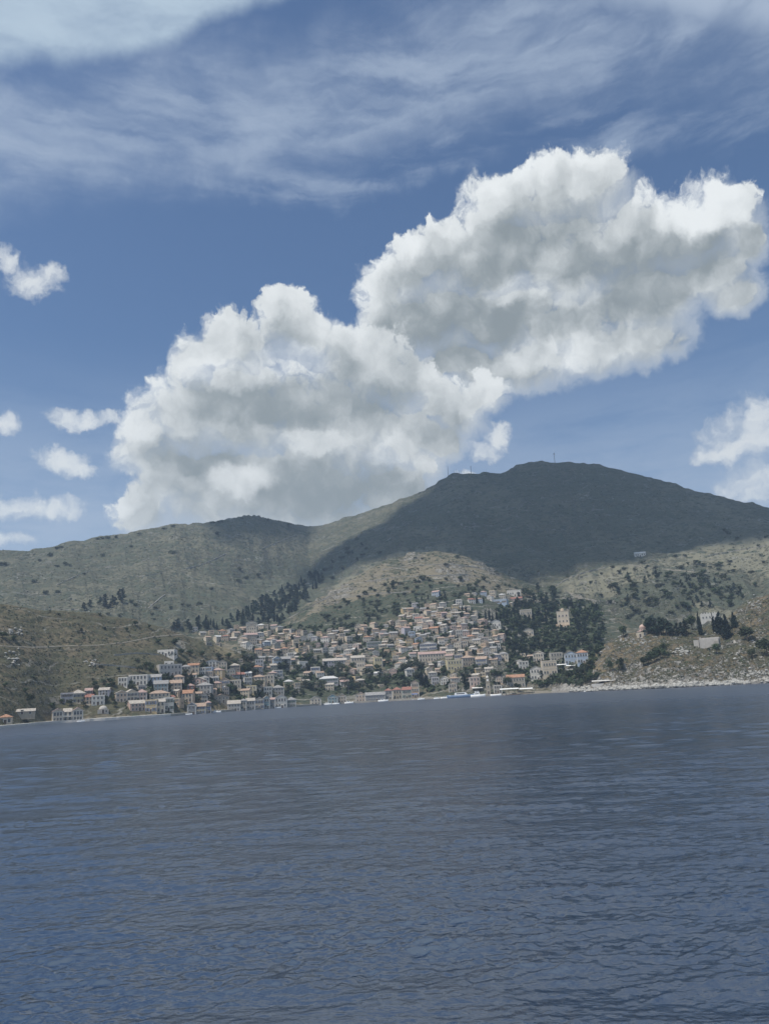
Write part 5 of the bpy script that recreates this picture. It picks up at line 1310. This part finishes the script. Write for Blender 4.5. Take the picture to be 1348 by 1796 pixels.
boat(380, 6.5, 0, "white motor boat lying under the trees left of the grey quay house", "boat")
boat(487, 5.5, .2, "white rowing boat below the white pedimented waterfront house", "boat", cabin=False)
boat(575, 7.0, .1, "white cabin boat in front of the teal gabled waterfront house", "boat")
boat(589, 6.0, 0, "white cabin boat between the teal and the tan waterfront houses", "boat")
boat(612, 8.0, .1, "white yacht with a tall mast beside the trees of the quay", "sailboat", mast=22, name="sailboat")
boat(672, 9.0, .1, "white yacht with a bare mast at the long grey house's corner", "sailboat", mast=11, name="sailboat")
boat(738, 6.0, .1, "white motor boat just right of the blue quay awning", "boat")
boat(766, 5.5, 0, "little white motor boat under the dark trees of the quay", "boat")
boat(779, 6.5, math.pi, "white speedboat at the stern of the long blue boat", "boat")
boat(812, 27, .02, "long blue-hulled excursion boat berthed on the harbour quay", "excursion boat", blue=True, H=2.2, off=4.5, name="excursion_boat", decks=1)
boat(838, 12, .1, "white yacht with cabin, moored left of the clock tower", "yacht", mast=0, off=11, name="motor_yacht", decks=2)
boat(869, 9, 0, "low white boat between the clock tower and the beach taverna", "boat", cabin=False)
awning(723, 732, 1226, 8, "small blue-canopied kiosk on the quay below the tall peach house", False, 3, 0, "kiosk", M_WALL['blue'])
mb = MB(); hull(mb, 4.2, 1.6, .7)
X, Y, Z, r, rz = at(1027, 1212); o = link("rowing_boat", mb.mesh("hull", [M_WHITE], True), None, (X, Y - 1.5, .1), rz + .4); mb = MB(); mb.box((0, 0, .5), (.4, 1.2, .08)); link("thwart", mb.mesh("thwart", [M_WOOD]), o)
tag(o, "white rowing boat drawn up at the headland's rocks", "boat")

# ------------------------------------------------------------------ masts and turbine on the summit
def summit(px): 
    a = float(ray(px, 830)[0][0]); te = float(np.max((np.array([np.interp(a, AZ, GROUND[:, j]) for j in range(len(RR))]) - CAM_H) / RR)); 
    prof = (np.array([np.interp(a, AZ, GROUND[:, j]) for j in range(len(RR))]) - CAM_H) / RR; j = int(np.argmax(prof)); r = RR[j]
    return r * math.sin(a), r * math.cos(a), CAM_H + r * prof[j], r
X, Y, Z, r = summit(974.5); u = r / F
mb = MB(); mb.tube((0, 0, -2), (0, 0, 16 * u), .75, .45, 10); o = link("wind_turbine", mb.mesh("tower", [M_METAL]), None, (X, Y, Z), .9); 
mb = MB(); mb.box((0, .6, 0), (1.3, 3.4, 1.3)); na = link("nacelle", mb.mesh("nacelle", [M_METAL]), o, (0, 0, 16 * u + .6))
for k in range(3):
    mb = MB(); L = 6.5 * u; mb.ring_loft([[(-.45, -.1, .3), (.45, -.1, .3), (.45, .1, .3), (-.45, .1, .3)], [(-.6, -.06, L * .3), (.5, -.06, L * .3), (.5, .06, L * .3), (-.6, .06, L * .3)], [(-.15, -.03, L), (.15, -.03, L), (.15, .03, L), (-.15, .03, L)]])
    b_ = link("blade", mb.mesh("blade", [M_WHITE]), o, (0, -1.4, 16 * u + .6)); b_.rotation_euler = (0, 1.57 + k * 2.094, 0)
tag(o, "wind turbine standing alone on the mountain's highest top", "wind turbine")
for px, hp, dish, lab in ((785.5, 17, 0, "thin bare mast on the left shoulder of the summit"), (826, 12, 1, "antenna mast with a box on top, on the lower summit")):
    X, Y, Z, r = summit(px); u = r / F; mb = MB()
    for sx, sy in ((-.6, -.4), (.6, -.4), (0, .7)): mb.tube((sx, sy, -2), (sx * .3, sy * .3, hp * u), .22, .14, 5)
    for k in range(7):
        z = (k + .5) / 7 * hp * u; f_ = 1 - .7 * z / (hp * u); mb.tube((-.6 * f_, -.4 * f_, z), (.6 * f_, -.4 * f_, z + .5), .08, .08, 4)
    o = link("antenna_mast", mb.mesh("mast", [M_METAL]), None, (X, Y, Z)); tag(o, lab, "mast")
    mb = MB(); mb.box((0, 0, hp * u + .5), (2.2, 1.2, 1.6) if dish else (.5, .5, 1.2)); link("antenna", mb.mesh("antenna", [M_METAL]), o)
for i, px in enumerate((796, 800.5, 805, 809, 813)):
    X, Y, Z, r = summit(px); mb = MB(); hh_ = (5 + 1.5 * (i % 2)) * r / F; mb.tube((0, 0, -1), (0, 0, hh_), .18, .14, 5); mb.box((0, 0, hh_ - .4), (1.6, .14, .14))
    o = link("utility_pole", mb.mesh("utility_pole", [M_WOOD]), None, (X, Y, Z)); tag(o, "short utility pole in the row between the two summit masts", "pole", "poles between the summit masts")

# ------------------------------------------------------------------ labels
SH = {'gable': 'gabled', 'hip': 'hip-roofed', 'side': 'ridge-roofed', 'flat': 'flat-roofed'}; ST = {1: 'one-storey', 2: 'two-storey', 3: 'three-storey'}
def zone_of(h):
    px, py = h['px'], h['py']
    if h['row'] == 'quay': return 'on the waterfront'
    if px < 320: return 'below the near left hill'
    if px < 440: return 'at the left shoulder of town'
    if px > 880 and py > 1130: return 'near the headland tavernas'
    if py < 1070: return 'on the top terraces by the grove'
    if px > 880: return 'in the dark wood'
    if py > 1172: return 'in the lower town'
    if px < 560: return 'in the left upper town' if py < 1130 else 'in the left middle town'
    if px < 700: return 'in the central upper town' if py < 1130 else 'in the central middle town'
    return 'in the right upper town' if py < 1118 else 'in the right middle town'
from collections import defaultdict
G = defaultdict(list)
for h in HOUSES:
    if h['label']: continue
    G[f"{h['wall']} {ST[h['st']]} {SH[h['shape']]} house with {h['roof']} roof {zone_of(h)}"].append(h)
for k, L in G.items():
    L.sort(key=lambda h: h['px'])
    for i, h in enumerate(L):
        if len(L) == 1: h['label'] = k
        elif i == 0: h['label'] = k + ", leftmost such"
        elif i == len(L) - 1: h['label'] = k + ", rightmost such"
        else: h['label'] = k + f", {ORD[i]} from left"
for h in HOUSES: tag(h['o'], h['label'], "house", "houses of the harbour town")
KW = {'round': 'leafy green tree', 'olive': 'grey-green olive tree', 'cypress': 'dark cypress', 'pine': 'dark pine', 'shrub': 'dark bush'}
G = defaultdict(list)
for t_ in TREES:
    if t_['label']: tag(t_['o'], t_['label'], 'cypress' if t_['kind'] == 'cypress' else 'tree'); continue
    size = 'tall' if t_['h'] > 14 else ('medium' if t_['h'] > 9 else 'small')
    z = t_['zone']; pre = 'on the ' if z.startswith(('near', 'far', 'sky', 'slope', 'sunny', 'terr')) else ('among the ' if z.startswith(('cyp', 'dark pines', 'pines', 'scat')) else 'in the ')
    G[(f"{size} {KW[t_['kind']]} {pre}{z}", z)].append(t_)
for (k, z), L in G.items():
    L.sort(key=lambda q: q['px'])
    for i, q in enumerate(L):
        s_ = '' if len(L) == 1 else (', leftmost' if i == 0 else (', rightmost' if i == len(L) - 1 else (f', {ORD[i]} from left' if i < len(ORD) else None)))
        if s_ is None or len(L) > 18: lab = k
        else: lab = k + s_
        tag(q['o'], lab, {'shrub': 'bush', 'cypress': 'cypress'}.get(q['kind'], 'tree'), {'shrub': 'bushes ', 'cypress': 'cypresses ', 'pine': 'pines ', 'round': 'trees ', 'olive': 'olive trees '}[q['kind']] + z)
print("objects", len(scene.objects))
